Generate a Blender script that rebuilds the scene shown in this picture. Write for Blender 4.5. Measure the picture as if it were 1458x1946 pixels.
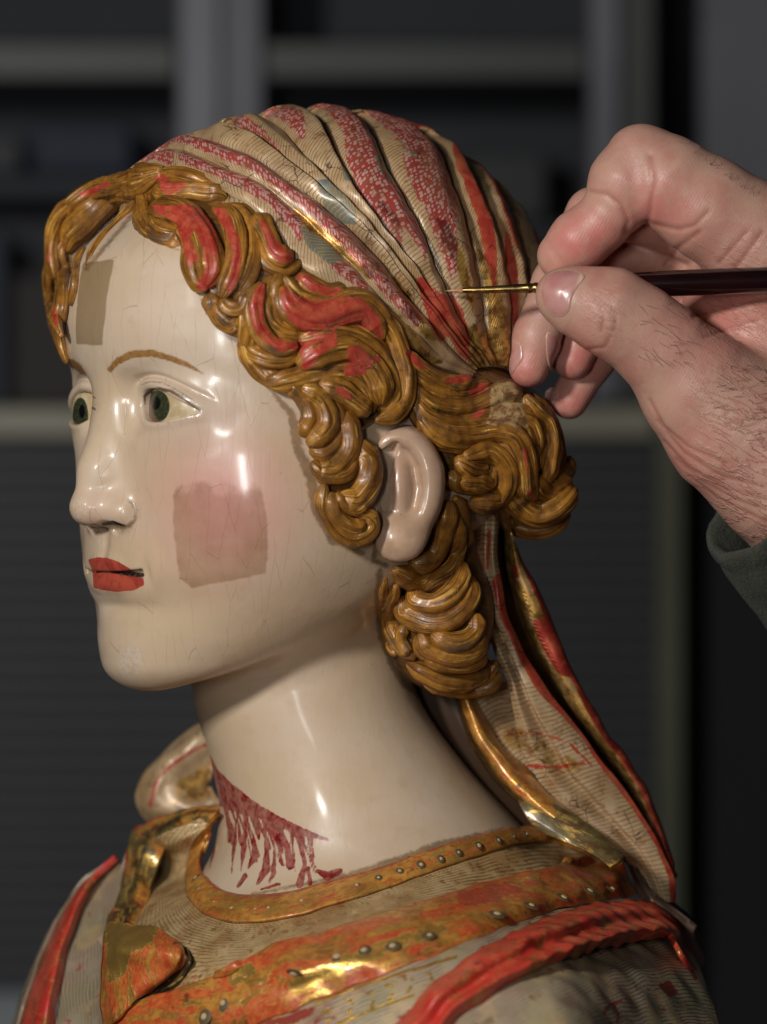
import bpy, math, os
import numpy as np
from mathutils import Vector

# ------------------------------------------------------------------ scene, camera, light
for o in list(bpy.data.objects):
    bpy.data.objects.remove(o)
SC = bpy.context.scene
COL = SC.collection
S = 0.0002            # one working unit is 0.2 mm
CAMD = 9000.0         # camera distance in working units (1.8 m)
CX, CY = 729.0, 973.0
PI = math.pi

cam_d = bpy.data.cameras.new('camera')
cam = bpy.data.objects.new('camera', cam_d)
COL.objects.link(cam)
cam.location = (0, -CAMD * S, 0)
cam.rotation_euler = (PI / 2, 0, 0)
cam_d.sensor_fit = 'VERTICAL'
cam_d.sensor_height = 24.0
cam_d.lens = 24.0 * CAMD / 1946.0
cam_d.clip_start = 0.05
cam_d.clip_end = 50
cam_d.dof.use_dof = True
cam_d.dof.focus_distance = (CAMD - 260) * S
cam_d.dof.aperture_fstop = 3.8
SC.camera = cam

W = bpy.data.worlds.new("World")
SC.world = W
W.use_nodes = True
W.node_tree.nodes['Background'].inputs[0].default_value = (0.8, 0.9, 1.0, 1)
W.node_tree.nodes['Background'].inputs[1].default_value = 0.012
SC.view_settings.view_transform = 'Standard'
SC.view_settings.look = 'None'
SC.view_settings.exposure = 0.0
SC.view_settings.gamma = 1.0


def area(name, loc, target, size, size_y, power, col=(1, 1, 1)):
    d = bpy.data.lights.new(name, 'AREA')
    d.shape = 'RECTANGLE'
    d.size = size
    d.size_y = size_y
    d.energy = power
    d.color = col
    o = bpy.data.objects.new(name, d)
    COL.objects.link(o)
    o.location = loc
    o.rotation_euler = (Vector(target) - Vector(loc)).to_track_quat('-Z', 'Y').to_euler()
    return o


area('flash_lamp', (-0.72, -1.30, 0.46), (0.0, 0, 0.0), 0.12, 0.16, 17.2, (1, 0.975, 0.94))
area('fill_flash_lamp', (-0.26, -1.55, 0.05), (0.03, 0, 0), 0.09, 0.30, 4.6, (1, 0.985, 0.96))

# ------------------------------------------------------------------ numeric helpers
HS = 3.2


def smin(a, b, k):
    h = np.maximum(k - np.abs(a - b), 0) / k
    return np.minimum(a, b) - h * h * k * .25


def smax(a, b, k):
    return -smin(-a, -b, k)


def ell(P, c, r):
    q = P - np.array(c, float)
    r = np.array(r, float)
    k0 = np.sqrt(((q / r) ** 2).sum(1))
    k1 = np.sqrt(((q / (r * r)) ** 2).sum(1)) + 1e-9
    return k0 * (k0 - 1) / k1


def sph(P, c, r):
    return np.sqrt(((P - np.array(c, float)) ** 2).sum(1)) - r


def cap(P, a, b, ra, rb=None):
    """capsule whose radius runs from ra to rb"""
    a = np.array(a, float)
    b = np.array(b, float)
    rb = ra if rb is None else rb
    ab = b - a
    t = np.clip(((P - a) @ ab) / (ab @ ab + 1e-9), 0, 1)
    q = P - a - t[:, None] * ab
    return np.sqrt((q * q).sum(1)) - (ra + (rb - ra) * t)


def chain(P, pts, k=8):
    d = None
    for (a, ra), (b, rb) in zip(pts[:-1], pts[1:]):
        e = cap(P, a, b, ra, rb)
        d = e if d is None else smin(d, e, k)
    return d


def interp(x, xs, ys):
    """smooth (monotone-ish cubic) table lookup, xs ascending"""
    xs = np.array(xs, float)
    ys = np.array(ys, float)
    m = np.gradient(ys, xs)
    i = np.clip(np.searchsorted(xs, x) - 1, 0, len(xs) - 2)
    h = xs[i + 1] - xs[i]
    t = np.clip((x - xs[i]) / h, 0, 1)
    t2, t3 = t * t, t * t * t
    return (2 * t3 - 3 * t2 + 1) * ys[i] + (t3 - 2 * t2 + t) * h * m[i] + (-2 * t3 + 3 * t2) * ys[i + 1] + (t3 - t2) * h * m[i + 1]


def grad(F, P, e=1.0):
    g = np.empty_like(P)
    for a in range(3):
        Q = P.copy(); Q[:, a] += e
        R = P.copy(); R[:, a] -= e
        g[:, a] = F(Q) - F(R)
    n = np.sqrt((g * g).sum(1)) + 1e-9
    return g / (2 * e), n / (2 * e)


def normals(F, P, e=2.0):
    g, n = grad(F, P, e)
    return g / (np.sqrt((g * g).sum(1))[:, None] + 1e-9)


def poly_sd(px, py, poly):
    """signed distance to a closed polygon, negative inside"""
    poly = np.array(poly, float)
    x = np.asarray(px, float)
    y = np.asarray(py, float)
    d = np.full(x.shape, 1e18)
    inside = np.zeros(x.shape, bool)
    n = len(poly)
    for i in range(n):
        ax, ay = poly[i]
        bx, by = poly[(i + 1) % n]
        ex, ey = bx - ax, by - ay
        wx, wy = x - ax, y - ay
        t = np.clip((wx * ex + wy * ey) / (ex * ex + ey * ey + 1e-9), 0, 1)
        d = np.minimum(d, (wx - ex * t) ** 2 + (wy - ey * t) ** 2)
        if ay != by:
            c = ((ay <= y) & (by > y)) | ((by <= y) & (ay > y))
            xi = ax + (y - ay) / (by - ay) * ex
            inside ^= c & (x < xi)
    d = np.sqrt(d)
    return np.where(inside, -d, d)


def line_d(px, py, pts, w):
    """distance to a polyline minus a half width that may vary along it"""
    pts = np.array(pts, float)
    w = np.broadcast_to(np.array(w, float), (len(pts),))
    out = np.full(np.shape(px), 1e9)
    for i in range(len(pts) - 1):
        a, b = pts[i], pts[i + 1]
        e = b - a
        wx, wy = px - a[0], py - a[1]
        t = np.clip((wx * e[0] + wy * e[1]) / (e @ e + 1e-9), 0, 1)
        d = np.sqrt((wx - e[0] * t) ** 2 + (wy - e[1] * t) ** 2) - (w[i] + (w[i + 1] - w[i]) * t)
        out = np.minimum(out, d)
    return out


def spline(pts, n, closed=False):
    """Catmull-Rom through the points, n samples evenly spaced by arc length"""
    p = np.array(pts, float)
    if closed:
        q = np.vstack([p[-1], p, p[0], p[1]])
    elif len(p) == 2:
        return p[0] + (p[1] - p[0]) * np.linspace(0, 1, n)[:, None]
    else:
        q = np.vstack([2 * p[0] - p[1], p, 2 * p[-1] - p[-2]])
    out = []
    for i in range(1, len(q) - 2):
        t = np.linspace(0, 1, 16, endpoint=False)[:, None]
        a, b, c, d = q[i - 1], q[i], q[i + 1], q[i + 2]
        out.append(.5 * (2 * b + (c - a) * t + (2 * a - 5 * b + 4 * c - d) * t * t + (3 * b - a - 3 * c + d) * t ** 3))
    out.append(q[-2][None])
    c = np.vstack(out)
    dim = min(3, c.shape[1])
    s = np.r_[0, np.cumsum(np.sqrt((np.diff(c[:, :dim], axis=0) ** 2).sum(1)))]
    t = np.linspace(0, s[-1], n)
    return np.stack([np.interp(t, s, c[:, k]) for k in range(c.shape[1])], 1)


def vnoise(P, scale, seed=0):
    """cheap smooth value noise in about -1..1"""
    rng = np.random.RandomState(seed)
    out = np.zeros(len(P))
    for k in range(6):
        v = rng.normal(size=3)
        v /= np.linalg.norm(v)
        f = (0.7 + 0.9 * rng.rand()) / scale
        out += np.sin(P @ v * f * 2 * PI + rng.rand() * 7)
    return out / 6 * 1.6


# working space: X right, D away from the camera, Y down (pixels of the photo at D = 0)
def to_pix(P):
    k = CAMD / (CAMD + P[:, 1])
    return CX + (P[:, 0] - CX) * k, CY + (P[:, 2] - CY) * k


def from_pix(px, py, d):
    k = (CAMD + d) / CAMD
    return np.stack([CX + (px - CX) * k, np.broadcast_to(d, np.shape(px)).astype(float), CY + (py - CY) * k], -1)


def to_world(P):
    P = np.asarray(P, float)
    return np.stack([(P[..., 0] - CX) * S, P[..., 1] * S, (CY - P[..., 2]) * S], -1)


def march(F, px, py, d0=-900.0, d1=900.0, steps=90):
    """where the camera ray through each pixel meets F = 0 (or comes closest to it)"""
    px = np.asarray(px, float); py = np.asarray(py, float)
    dirs = np.stack([px - CX, np.full(px.shape, CAMD), py - CY], 1)
    ln = np.sqrt((dirs ** 2).sum(1))
    dirs /= ln[:, None]
    org = np.array([CX, -CAMD, CY])
    t = (CAMD + d0) * ln / CAMD
    tmax = (CAMD + d1) * ln / CAMD
    best = np.full(px.shape, 1e9); tb = t.copy()
    for i in range(steps):
        P = org + dirs * t[:, None]
        f = F(P)
        better = f < best - .05
        best = np.where(better, f, best); tb = np.where(better, t, tb)
        t = np.minimum(t + np.where(f > 0.2, np.maximum(f, .2) * .75, 0), tmax)
    return org + dirs * tb[:, None], best


def surface_nets(F, lo, hi, h, coarse=4, pad=2.6):
    """mesh of F = 0: coarse pass, fine pass near the surface only, naive surface nets"""
    lo = np.array(lo, float); hi = np.array(hi, float)
    H = h * coarse
    nC = np.ceil((hi - lo) / H).astype(int)
    ax = [lo[i] + H * (np.arange(nC[i]) + .5) for i in range(3)]
    G = np.stack(np.meshgrid(*ax, indexing='ij'), -1).reshape(-1, 3)
    f = np.empty(len(G), np.float32)
    for i in range(0, len(G), 400000):
        f[i:i + 400000] = F(G[i:i + 400000])
    C = f.reshape(nC)
    n = nC * coarse
    A = np.repeat(np.repeat(np.repeat(np.sign(C) * H, coarse, 0), coarse, 1), coarse, 2).astype(np.float32)
    near = np.argwhere(np.abs(C) < H * pad)
    off = np.stack(np.meshgrid(*[np.arange(coarse)] * 3, indexing='ij'), -1).reshape(-1, 3)
    idx = (near[:, None, :] * coarse + off[None]).reshape(-1, 3)
    for i in range(0, len(idx), 400000):
        j = idx[i:i + 400000]
        A[j[:, 0], j[:, 1], j[:, 2]] = F(lo + h * (j + .5))
    return nets(A, lo + h * .5, h)


def nets(A, org, h):
    n = np.array(A.shape)
    s = A < 0
    cnt = np.zeros(n - 1, np.uint8)
    for i in (0, 1):
        for j in (0, 1):
            for k in (0, 1):
                cnt += s[i:n[0] - 1 + i, j:n[1] - 1 + j, k:n[2] - 1 + k]
    act = np.argwhere((cnt > 0) & (cnt < 8))
    vid = np.full(n - 1, -1, np.int32)
    vid[act[:, 0], act[:, 1], act[:, 2]] = np.arange(len(act))
    acc = np.zeros((len(act), 3)); num = np.zeros(len(act))
    cs = [(i, j, k) for i in (0, 1) for j in (0, 1) for k in (0, 1)]
    vals = {c: A[act[:, 0] + c[0], act[:, 1] + c[1], act[:, 2] + c[2]] for c in cs}
    for c in cs:
        for a in range(3):
            if c[a] == 0:
                e = list(c); e[a] = 1; e = tuple(e)
                va, vb = vals[c], vals[e]
                m = (va < 0) != (vb < 0)
                t = np.where(m, va / np.where(m, va - vb, 1), 0)
                p = np.array(c, float)[None] + t[:, None] * (np.arange(3) == a)
                acc += np.where(m[:, None], p, 0); num += m
    V = org + h * (act + acc / num[:, None])
    quads = []
    for a in range(3):
        b, c = (a + 1) % 3, (a + 2) % 3
        sl0 = [slice(1, n[0] - 1), slice(1, n[1] - 1), slice(1, n[2] - 1)]
        sl0[a] = slice(0, n[a] - 1)
        sl1 = list(sl0); sl1[a] = slice(1, n[a])
        x = np.argwhere(s[tuple(sl0)] != s[tuple(sl1)])
        if not len(x):
            continue
        x[:, b] += 1; x[:, c] += 1
        q = []
        for (db, dc) in ((0, 0), (-1, 0), (-1, -1), (0, -1)):
            y = x.copy(); y[:, b] += db; y[:, c] += dc
            q.append(vid[y[:, 0], y[:, 1], y[:, 2]])
        q = np.stack(q, 1)
        flip = ~s[x[:, 0], x[:, 1], x[:, 2]]
        q[flip] = q[flip][:, ::-1]
        quads.append(q)
    Q = np.vstack(quads)
    return V, Q[(Q >= 0).all(1)]


def settle(F, V, it=2, e=1.0, lim=4.0):
    for _ in range(it):
        f = F(V)
        g, n = grad(F, V, e)
        V = V - np.clip(f / np.maximum(n, .2), -lim, lim)[:, None] * g / np.maximum(n, 1e-6)[:, None]
    return V


# ------------------------------------------------------------------ objects
def mesh_from(name, V, Q, mat=None, parent=None, uv=None, attrs=None, smooth=True):
    """link one mesh; V in working space, Q quads or list of polygons, attrs = per-vertex floats"""
    Wv = to_world(V).astype(np.float32)
    me = bpy.data.meshes.new(name)
    if isinstance(Q, np.ndarray):
        k = Q.shape[1]
        me.vertices.add(len(Wv))
        me.vertices.foreach_set('co', Wv.ravel())
        me.loops.add(Q.size)
        me.loops.foreach_set('vertex_index', Q.astype(np.int32).ravel())
        me.polygons.add(len(Q))
        me.polygons.foreach_set('loop_start', np.arange(0, Q.size, k, dtype=np.int32))
        me.update(calc_edges=True)
        me.validate()
    else:
        me.from_pydata(Wv.tolist(), [], Q)
        me.update()
    if smooth:
        me.polygons.foreach_set('use_smooth', np.ones(len(me.polygons), bool))
    for k, a in (attrs or {}).items():
        at = me.attributes.new(k, 'FLOAT', 'POINT')
        at.data.foreach_set('value', np.asarray(a, np.float32))
    if uv is not None:
        at = me.attributes.new('st', 'FLOAT_VECTOR', 'POINT')
        u3 = np.zeros((len(Wv), 3), np.float32); u3[:, :2] = uv
        at.data.foreach_set('vector', u3.ravel())
    o = bpy.data.objects.new(name, me)
    COL.objects.link(o)
    if mat is not None:
        me.materials.append(mat)
    if parent is not None:
        o.parent = parent
        o.matrix_parent_inverse = parent.matrix_basis.inverted()
    return o


def tag(o, label=None, cat=None, group=None, kind=None):
    for k, v in (('label', label), ('category', cat), ('group', group), ('kind', kind)):
        if v:
            o[k] = v
    return o


def thing(name, label, cat, P):
    o = bpy.data.objects.new(name, None)
    COL.objects.link(o)
    o.location = to_world(np.array(P, float))
    o.empty_display_size = .02
    bpy.context.view_layer.update()
    return tag(o, label, cat)


def grid_quads(nr, nc, closed_c=False):
    r = np.arange(nr - 1)[:, None]
    c = np.arange(nc if closed_c else nc - 1)[None]
    c2 = (c + 1) % nc
    a = r * nc + c; b = r * nc + c2; d = (r + 1) * nc + c; e = (r + 1) * nc + c2
    return np.stack([a, b, e, d], -1).reshape(-1, 4)
# ------------------------------------------------------------------ the bust as distance fields
YAW = math.radians(34)
CA, SA = math.cos(YAW), math.sin(YAW)
HX, HY = 575.0, 775.0


def to_flu(P):
    dx = P[:, 0] - HX
    f = -CA * dx - SA * P[:, 1]
    l = SA * dx - CA * P[:, 1]
    return np.stack([f, l, -198 + (CY - P[:, 2]) * 1.032], 1)


def from_flu(f, l, u):
    return np.array([HX - CA * f + SA * l, -SA * f - CA * l, CY - (u + 198) / 1.032])


U_T = [-600, -560, -530, -505, -475, -430, -375, -312, -245, -185, -100, 0, 40, 95, 200, 300, 400]
A_T = [345, 376, 394, 404, 405, 407, 404, 420, 426, 430, 436, 437, 444, 461, 464, 440, 340]
W_T = [170, 182, 190, 198, 212, 240, 280, 318, 346, 360, 360, 348, 347, 347, 346, 318, 240]
B_T = [120, 130, 140, 150, 165, 190, 225, 265, 320, 370, 400, 420, 425, 430, 425, 390, 300]
C_T = [165, 160, 155, 150, 140, 125, 100, 60, 25, 5, 0, 0, 0, 0, 0, 0, 0]


def face_slices(P):
    f, l, u = P[:, 0], np.abs(P[:, 1]), P[:, 2]
    A = interp(u, U_T, A_T)
    B = interp(u, U_T, B_T)
    Wd = interp(u, U_T, W_T)
    n = 2.25
    C = interp(u, U_T, C_T)
    A = A - C
    f = f - C
    fr = np.where(f > 0, f / A, f / B)
    g = (np.abs(fr) ** n + (l / Wd) ** n + 1e-12) ** (1 / n)
    gx = np.where(f > 0, 1 / A, 1 / B) * np.abs(fr) ** (n - 1) * g ** (1 - n)
    gy = 1 / Wd * (l / Wd) ** (n - 1) * g ** (1 - n)
    return (g - 1) / np.sqrt(gx * gx + gy * gy + 1e-7)


EYE_C = np.array([318.0, 140.0, -2.0])
EYE_R = 94.0
_eo = np.array([(268, 772), (270, 757), (280, 745), (298, 740), (318, 742), (340, 752), (360, 766), (381, 785), (364, 793),
                (346, 799), (326, 803), (308, 803), (290, 797), (275, 785)], float)
EYE_OPEN = spline(np.stack([88 + (_eo[:, 0] - 275) / 110 * 144, 775 - _eo[:, 1]], 1), 40, True)[:-1]


def _rc(pts, n):
    q = spline(np.array([list(p) + [r] for p, r in pts], float), n)
    return [(tuple(v[:3]), v[3]) for v in q]


LIP_UP = _rc([((418, -26, -292), 21), ((417, 0, -296), 20), ((418, 26, -292), 21), ((411, 58, -298), 17), ((393, 97, -311), 5)], 12)
LIP_LO = _rc([((414, -20, -334), 22), ((414, 0, -334), 22), ((412, 38, -334), 22), ((404, 70, -331), 17), ((391, 96, -318), 6)], 12)


def bump(x, w):
    return np.exp(-(x / w) ** 2)


def face_features(P):
    """nose, eyes, mouth and chin, mirrored on the midline"""
    d = face_slices(P)
    M = P.copy(); M[:, 1] = np.abs(M[:, 1])
    f, l, u = M[:, 0], M[:, 1], M[:, 2]
    nrm = np.array([-0.33, 0, -1.0]); nrm /= np.linalg.norm(nrm)
    d = smax(d, (P - np.array([360, 0, -547.0])) @ nrm, 90)
    d = smin(d, ell(M, (343, 0, -446), (64, 84, 66)), 60)
    # everything below only touches the front of the face
    fr = f > 240
    M = M[fr]; P = P[fr]; f, l, u = f[fr], l[fr], u[fr]
    e = d[fr]
    # eye sockets
    e = smax(e, -ell(M, (452, 155, 16), (52, 90, 46)), 60)
    e = smax(e, -ell(M, (452, 88, 4), (58, 32, 44)), 34)
    # nose
    nose = chain(P, [((396, 0, 50), 24), ((418, 0, -40), 26), ((451, 0, -120), 29), ((472, 0, -188), 32)], 30)
    nose = smin(nose, cap(M, (464, 5, -190), (412, 60, -200), 33, 28), 16)
    nose = smin(nose, cap(M, (434, 0, -90), (410, 46, -180), 24, 28), 50)
    e = smin(e, nose, np.interp(u, [-230, -170, -90, 0, 60], [16, 24, 46, 56, 56]))
    ala = ell(M, (414, 58, -199), (42, 33, 31))
    e = smin(e, ala, 10)
    # crease round the wing of the nose
    q = np.sqrt((f - 400) ** 2 * .5 + ((u + 196)) ** 2)
    e = e + 4 * bump(l - 92, 7) * bump(u + 196, 24)
    e = smax(e, -ell(M, (440, 40, -230), (40, 17, 15)), 8)
    # philtrum
    e = e + 7 * bump(P[:, 1], 14) * bump(u + 258, 24)
    # mouth
    e = smin(e, ell(M, (388, 0, -312), (34, 100, 72)), 60)
    up = chain(M, LIP_UP, 3)
    lo = chain(M, LIP_LO, 3)
    e = smin(e, up, 7)
    e = smin(e, lo, 8)
    gap = np.maximum(np.abs(u + 313 - .01 * l) - np.interp(l, [0, 50, 98, 106], [.6, 1.6, 5.5, 1]), l - 99)
    dep = e + np.interp(l, [0, 60, 100], [10, 12, 18])
    e = smax(e, -np.maximum(gap, -dep), 4)
    e = e + 5 * bump(l - 110, 10) * bump(u + 314, 26)
    e = e + 9 * bump(l, 75) * bump(u + 377, 16)
    # eyeball swelling, lids
    E = M - EYE_C
    r = np.sqrt((E ** 2).sum(1))
    e = smin(e, r - (EYE_R - 3), 44)
    near = (np.abs(l - 160) < 150) & (np.abs(u) < 90)
    op = np.full(len(e), 60.0)
    op[near] = poly_sd(l[near], u[near], EYE_OPEN)
    ln = 1 / (1 + np.exp((l - 232) / 5)) / (1 + np.exp(-(l - 78) / 4))
    upper = 1 / (1 + np.exp(-(u + 4 - .04 * (l - 160)) / 5))
    e = e - ln * upper * (4.5 * bump(op - 9, 10) - 7 * bump(op - 25, 5)) - ln * (1 - upper) * 3.0 * bump(op - 5, 9)
    e = smax(e, -np.maximum(op, r - 150), 5)
    d[fr] = e
    return d


NK_Y = [900, 1080, 1340, 1450, 1570, 1640, 1720, 1800]
NK_C = [590, 585, 586, 640, 702, 722, 745, 760]
NK_R = [190, 200, 217, 240, 288, 328, 420, 560]


def neck_sdf(P):
    y = np.clip(P[:, 2], 900, 1800)
    c = interp(y, NK_Y, NK_C)
    r = interp(y, NK_Y, NK_R)
    slope = (interp(y + 4, NK_Y, NK_R) - r) / 4
    d = (np.sqrt((P[:, 0] - c) ** 2 + (P[:, 1] - 25 - .05 * (y - 1080)) ** 2) - r) / np.sqrt(1.1 + slope ** 2)
    d = np.maximum(d, 1000 - P[:, 2])
    T = to_flu(P)
    return smin(d, ell(T, (-40, 10, -1215), (400, 780, 300)), 60)


def head_sdf(P):
    T = to_flu(P)
    d = smax(face_features(T), T[:, 2] - 410, 60)
    return smin(d, neck_sdf(P), 80)


def head_base(P):
    """the head without small features, for laying the hair on"""
    T = to_flu(P)
    d = face_slices(T)
    nrm = np.array([-0.33, 0, -1.0]); nrm /= np.linalg.norm(nrm)
    d = smax(d, (T - np.array([360, 0, -547.0])) @ nrm, 90)
    return smin(d, neck_sdf(P), 80)


def veil_base(P):
    return ell(to_flu(P), (-30, 0, 170), (490, 366, 412))
# ------------------------------------------------------------------ materials
def lin(r, g, b):
    f = lambda c: (c / 255 / 12.92) if c <= 10 else ((c / 255 + .055) / 1.055) ** 2.4
    return (f(r), f(g), f(b), 1)


class NB:
    """tiny node builder"""
    def __init__(s, name):
        s.mat = bpy.data.materials.new(name)
        s.mat.use_nodes = True
        s.t = s.mat.node_tree
        s.p = s.t.nodes['Principled BSDF']
        s.oc = s.t.nodes.new('ShaderNodeTexCoord').outputs['Object']

    def n(s, typ, **kw):
        x = s.t.nodes.new(typ)
        for k, v in kw.items():
            setattr(x, k, v)
        return x

    def set(s, sock, v):
        if isinstance(v, bpy.types.NodeSocket):
            s.t.links.new(v, sock)
        else:
            sock.default_value = v

    def attr(s, name, vec=False):
        return s.n('ShaderNodeAttribute', attribute_name=name).outputs['Vector' if vec else 'Fac']

    def scalev(s, v, sc):
        x = s.n('ShaderNodeVectorMath', operation='MULTIPLY')
        s.set(x.inputs[0], v); x.inputs[1].default_value = sc
        return x.outputs[0]

    def addv(s, a, b):
        x = s.n('ShaderNodeVectorMath', operation='ADD')
        s.set(x.inputs[0], a); s.set(x.inputs[1], b)
        return x.outputs[0]

    def noise(s, px, detail=3, vec=None, rough=.55, out='Fac', unit=5000.0, dist=0.0):
        x = s.n('ShaderNodeTexNoise')
        s.set(x.inputs['Vector'], vec if vec is not None else s.oc)
        x.inputs['Scale'].default_value = unit / px
        x.inputs['Detail'].default_value = detail
        x.inputs['Roughness'].default_value = rough
        x.inputs['Distortion'].default_value = dist
        return x.outputs[out]

    def voro(s, px, vec=None, feature='F1', unit=5000.0, out='Distance', rnd=1.0):
        x = s.n('ShaderNodeTexVoronoi', feature=feature)
        s.set(x.inputs['Vector'], vec if vec is not None else s.oc)
        x.inputs['Scale'].default_value = unit / px
        x.inputs['Randomness'].default_value = rnd
        return x.outputs[out]

    def m(s, op, a, b=0.0, c=None, clamp=False):
        x = s.n('ShaderNodeMath', operation=op, use_clamp=clamp)
        s.set(x.inputs[0], a); s.set(x.inputs[1], b)
        if c is not None:
            s.set(x.inputs[2], c)
        return x.outputs[0]

    def ss(s, v, lo, hi, a=0.0, b=1.0):
        x = s.n('ShaderNodeMapRange', interpolation_type='SMOOTHSTEP')
        s.set(x.inputs['Value'], v)
        x.inputs['From Min'].default_value = lo; x.inputs['From Max'].default_value = hi
        x.inputs['To Min'].default_value = a; x.inputs['To Max'].default_value = b
        return x.outputs[0]

    def mix(s, f, a, b, mode='MIX'):
        x = s.n('ShaderNodeMix', data_type='RGBA', blend_type=mode)
        s.set(x.inputs[0], f); s.set(x.inputs[6], a); s.set(x.inputs[7], b)
        return x.outputs[2]

    def mixf(s, f, a, b):
        x = s.n('ShaderNodeMix', data_type='FLOAT')
        s.set(x.inputs[0], f); s.set(x.inputs[2], a); s.set(x.inputs[3], b)
        return x.outputs[0]

    def edge(s, name, nz, amp=.5, w=.08, nz2=None):
        """a painted mask whose border is broken up by noise"""
        a = s.attr(name)
        v = s.m('ADD', a, s.m('MULTIPLY', s.m('SUBTRACT', nz, .5), amp))
        return s.ss(v, .5 - w, .5 + w)

    def bump(s, h, strength=.3, dist=.0006, prev=None):
        x = s.n('ShaderNodeBump')
        x.inputs['Strength'].default_value = strength
        x.inputs['Distance'].default_value = dist
        s.set(x.inputs['Height'], h)
        if prev is not None:
            s.set(x.inputs['Normal'], prev)
        return x.outputs[0]

    def done(s, color=None, rough=None, metal=None, normal=None, coat=None, coat_rough=.1, spec=None, sss=None):
        p = s.p.inputs
        for k, v in (('Base Color', color), ('Roughness', rough), ('Metallic', metal), ('Normal', normal), ('Coat Weight', coat), ('Specular IOR Level', spec)):
            if v is not None:
                s.set(p[k], v)
        p['Coat Roughness'].default_value = coat_rough
        if sss:
            p['Subsurface Weight'].default_value = sss[0]
            p['Subsurface Radius'].default_value = sss[1]
            p['Subsurface Scale'].default_value = sss[2]
        return s.mat


def mat_skin():
    b = NB('flesh_paint')
    n1 = b.noise(260, 4); n2 = b.noise(40, 4); n3 = b.noise(9, 3)
    col = b.mix(b.ss(n1, .35, .7), lin(192, 168, 138), lin(200, 179, 157))
    col = b.mix(b.ss(n2, .52, .75, 0, .35), col, lin(182, 154, 124))
    col = b.mix(b.m('MULTIPLY', b.attr('blush'), .8), col, lin(205, 138, 130))
    # old varnish left on two squares
    sw = b.edge('swatch', n2, .7, .14)
    col = b.mix(b.m('MULTIPLY', sw, b.ss(n2, .2, .8, .55, .8)), col, b.mix(1.0, col, lin(196, 176, 150), 'MULTIPLY'))
    s2 = b.edge('swatch_grey', n2, .5, .14)
    col = b.mix(b.m('MULTIPLY', s2, .9), col, b.mix(1.0, col, lin(186, 176, 154), 'MULTIPLY'))
    # broken paint: pale and brown losses
    loss = b.m('MULTIPLY', b.edge('loss', n3, .9, .1), .55)
    col = b.mix(loss, col, b.mix(b.ss(n3, .4, .6), lin(184, 160, 130), lin(196, 182, 170)))
    gr = b.edge('grime', b.noise(14, 5, rough=.75), 1.5, .3)
    col = b.mix(b.m('MULTIPLY', gr, .7), col, b.mix(b.ss(n2, .4, .6), lin(120, 84, 40), lin(84, 60, 34)))
    # brow strokes
    col = b.mix(b.m('MULTIPLY', b.attr('ear'), .75), col, b.mix(b.ss(n2, .35, .65), lin(204, 168, 140), lin(190, 152, 122)))
    brow = b.edge('brow', b.noise(8, 3, b.scalev(b.oc, (1, 1, 4))), .8, .2)
    col = b.mix(b.m('MULTIPLY', brow, .9), col, b.mix(b.ss(n3, .35, .65), lin(128, 84, 28), lin(150, 104, 42)))
    lip = b.edge('lip', n3, .35, .1)
    col = b.mix(lip, col, b.mix(b.ss(n3, .64, .74), b.mix(b.ss(b.noise(22, 3), .4, .65), lin(174, 76, 58), lin(152, 58, 46)), lin(124, 62, 38)))
    dk = b.edge('dark', n3, .3, .2)
    col = b.mix(dk, col, b.mix(b.ss(n3, .5, .66), lin(34, 24, 20), lin(84, 60, 44)))
    bl = b.edge('blood', b.noise(9, 4, b.scalev(b.oc, (1, 1, .35)), rough=.65), .9, .15)
    col = b.mix(b.m('MULTIPLY', bl, b.ss(b.noise(18, 2), .25, .7, 1, .72)), col, b.mix(b.ss(n3, .4, .6), lin(112, 16, 20), lin(142, 36, 36)))
    # fine upright craquelure
    st = b.attr('st', True)
    wv = b.addv(b.scalev(st, (1, .17, 1)), b.scalev(b.noise(50, 3, st, unit=1.0, out='Color'), (12, 3, 0)))
    cr = b.n('ShaderNodeTexVoronoi', feature='DISTANCE_TO_EDGE', voronoi_dimensions='2D')
    b.set(cr.inputs['Vector'], wv); cr.inputs['Scale'].default_value = 1 / 27.0
    line = b.m('MULTIPLY', b.ss(cr.outputs['Distance'], .002, .014, 1, 0), b.ss(b.noise(60, 3), .34, .54))
    line = b.m('MULTIPLY', line, b.ss(b.attr('neck'), 0, 1, 1, .2))
    col = b.mix(b.m('MULTIPLY', line, .34), col, lin(96, 72, 54))
    lnr = b.edge('liner', n3, .25, .2)
    col = b.mix(b.m('MULTIPLY', lnr, .85), col, b.mix(b.ss(n2, .4, .6), lin(92, 58, 34), lin(64, 40, 26)))
    sp = b.voro(26); spk = b.m('MULTIPLY', b.ss(sp, .02, .06, 1, 0), b.ss(b.noise(90, 2), .5, .6))
    col = b.mix(b.m('MULTIPLY', spk, .7), col, lin(84, 64, 48))
    # brush marks in the varnish, soft wood waviness
    brush = b.noise(7, 2, b.scalev(b.oc, (1, 1, .07)))
    h = b.m('ADD', b.m('MULTIPLY', b.noise(80, 2), .5), b.m('MULTIPLY', brush, .09))
    h = b.m('ADD', h, b.m('MULTIPLY', line, -.05))
    nrm = b.bump(h, .5, .0011)
    rough = b.m('ADD', b.m('MULTIPLY', n2, .14), .24)
    rough = b.m('ADD', rough, b.m('MULTIPLY', b.m('MAXIMUM', sw, loss), .15))
    matt = b.attr('matt')
    rough = b.m('ADD', rough, b.m('MULTIPLY', matt, .22))
    return b.done(col, rough, 0.0, nrm, b.m('SUBTRACT', .45, b.m('MULTIPLY', matt, .44)), .13, b.m('SUBTRACT', .45, b.m('MULTIPLY', matt, .2)))


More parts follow.
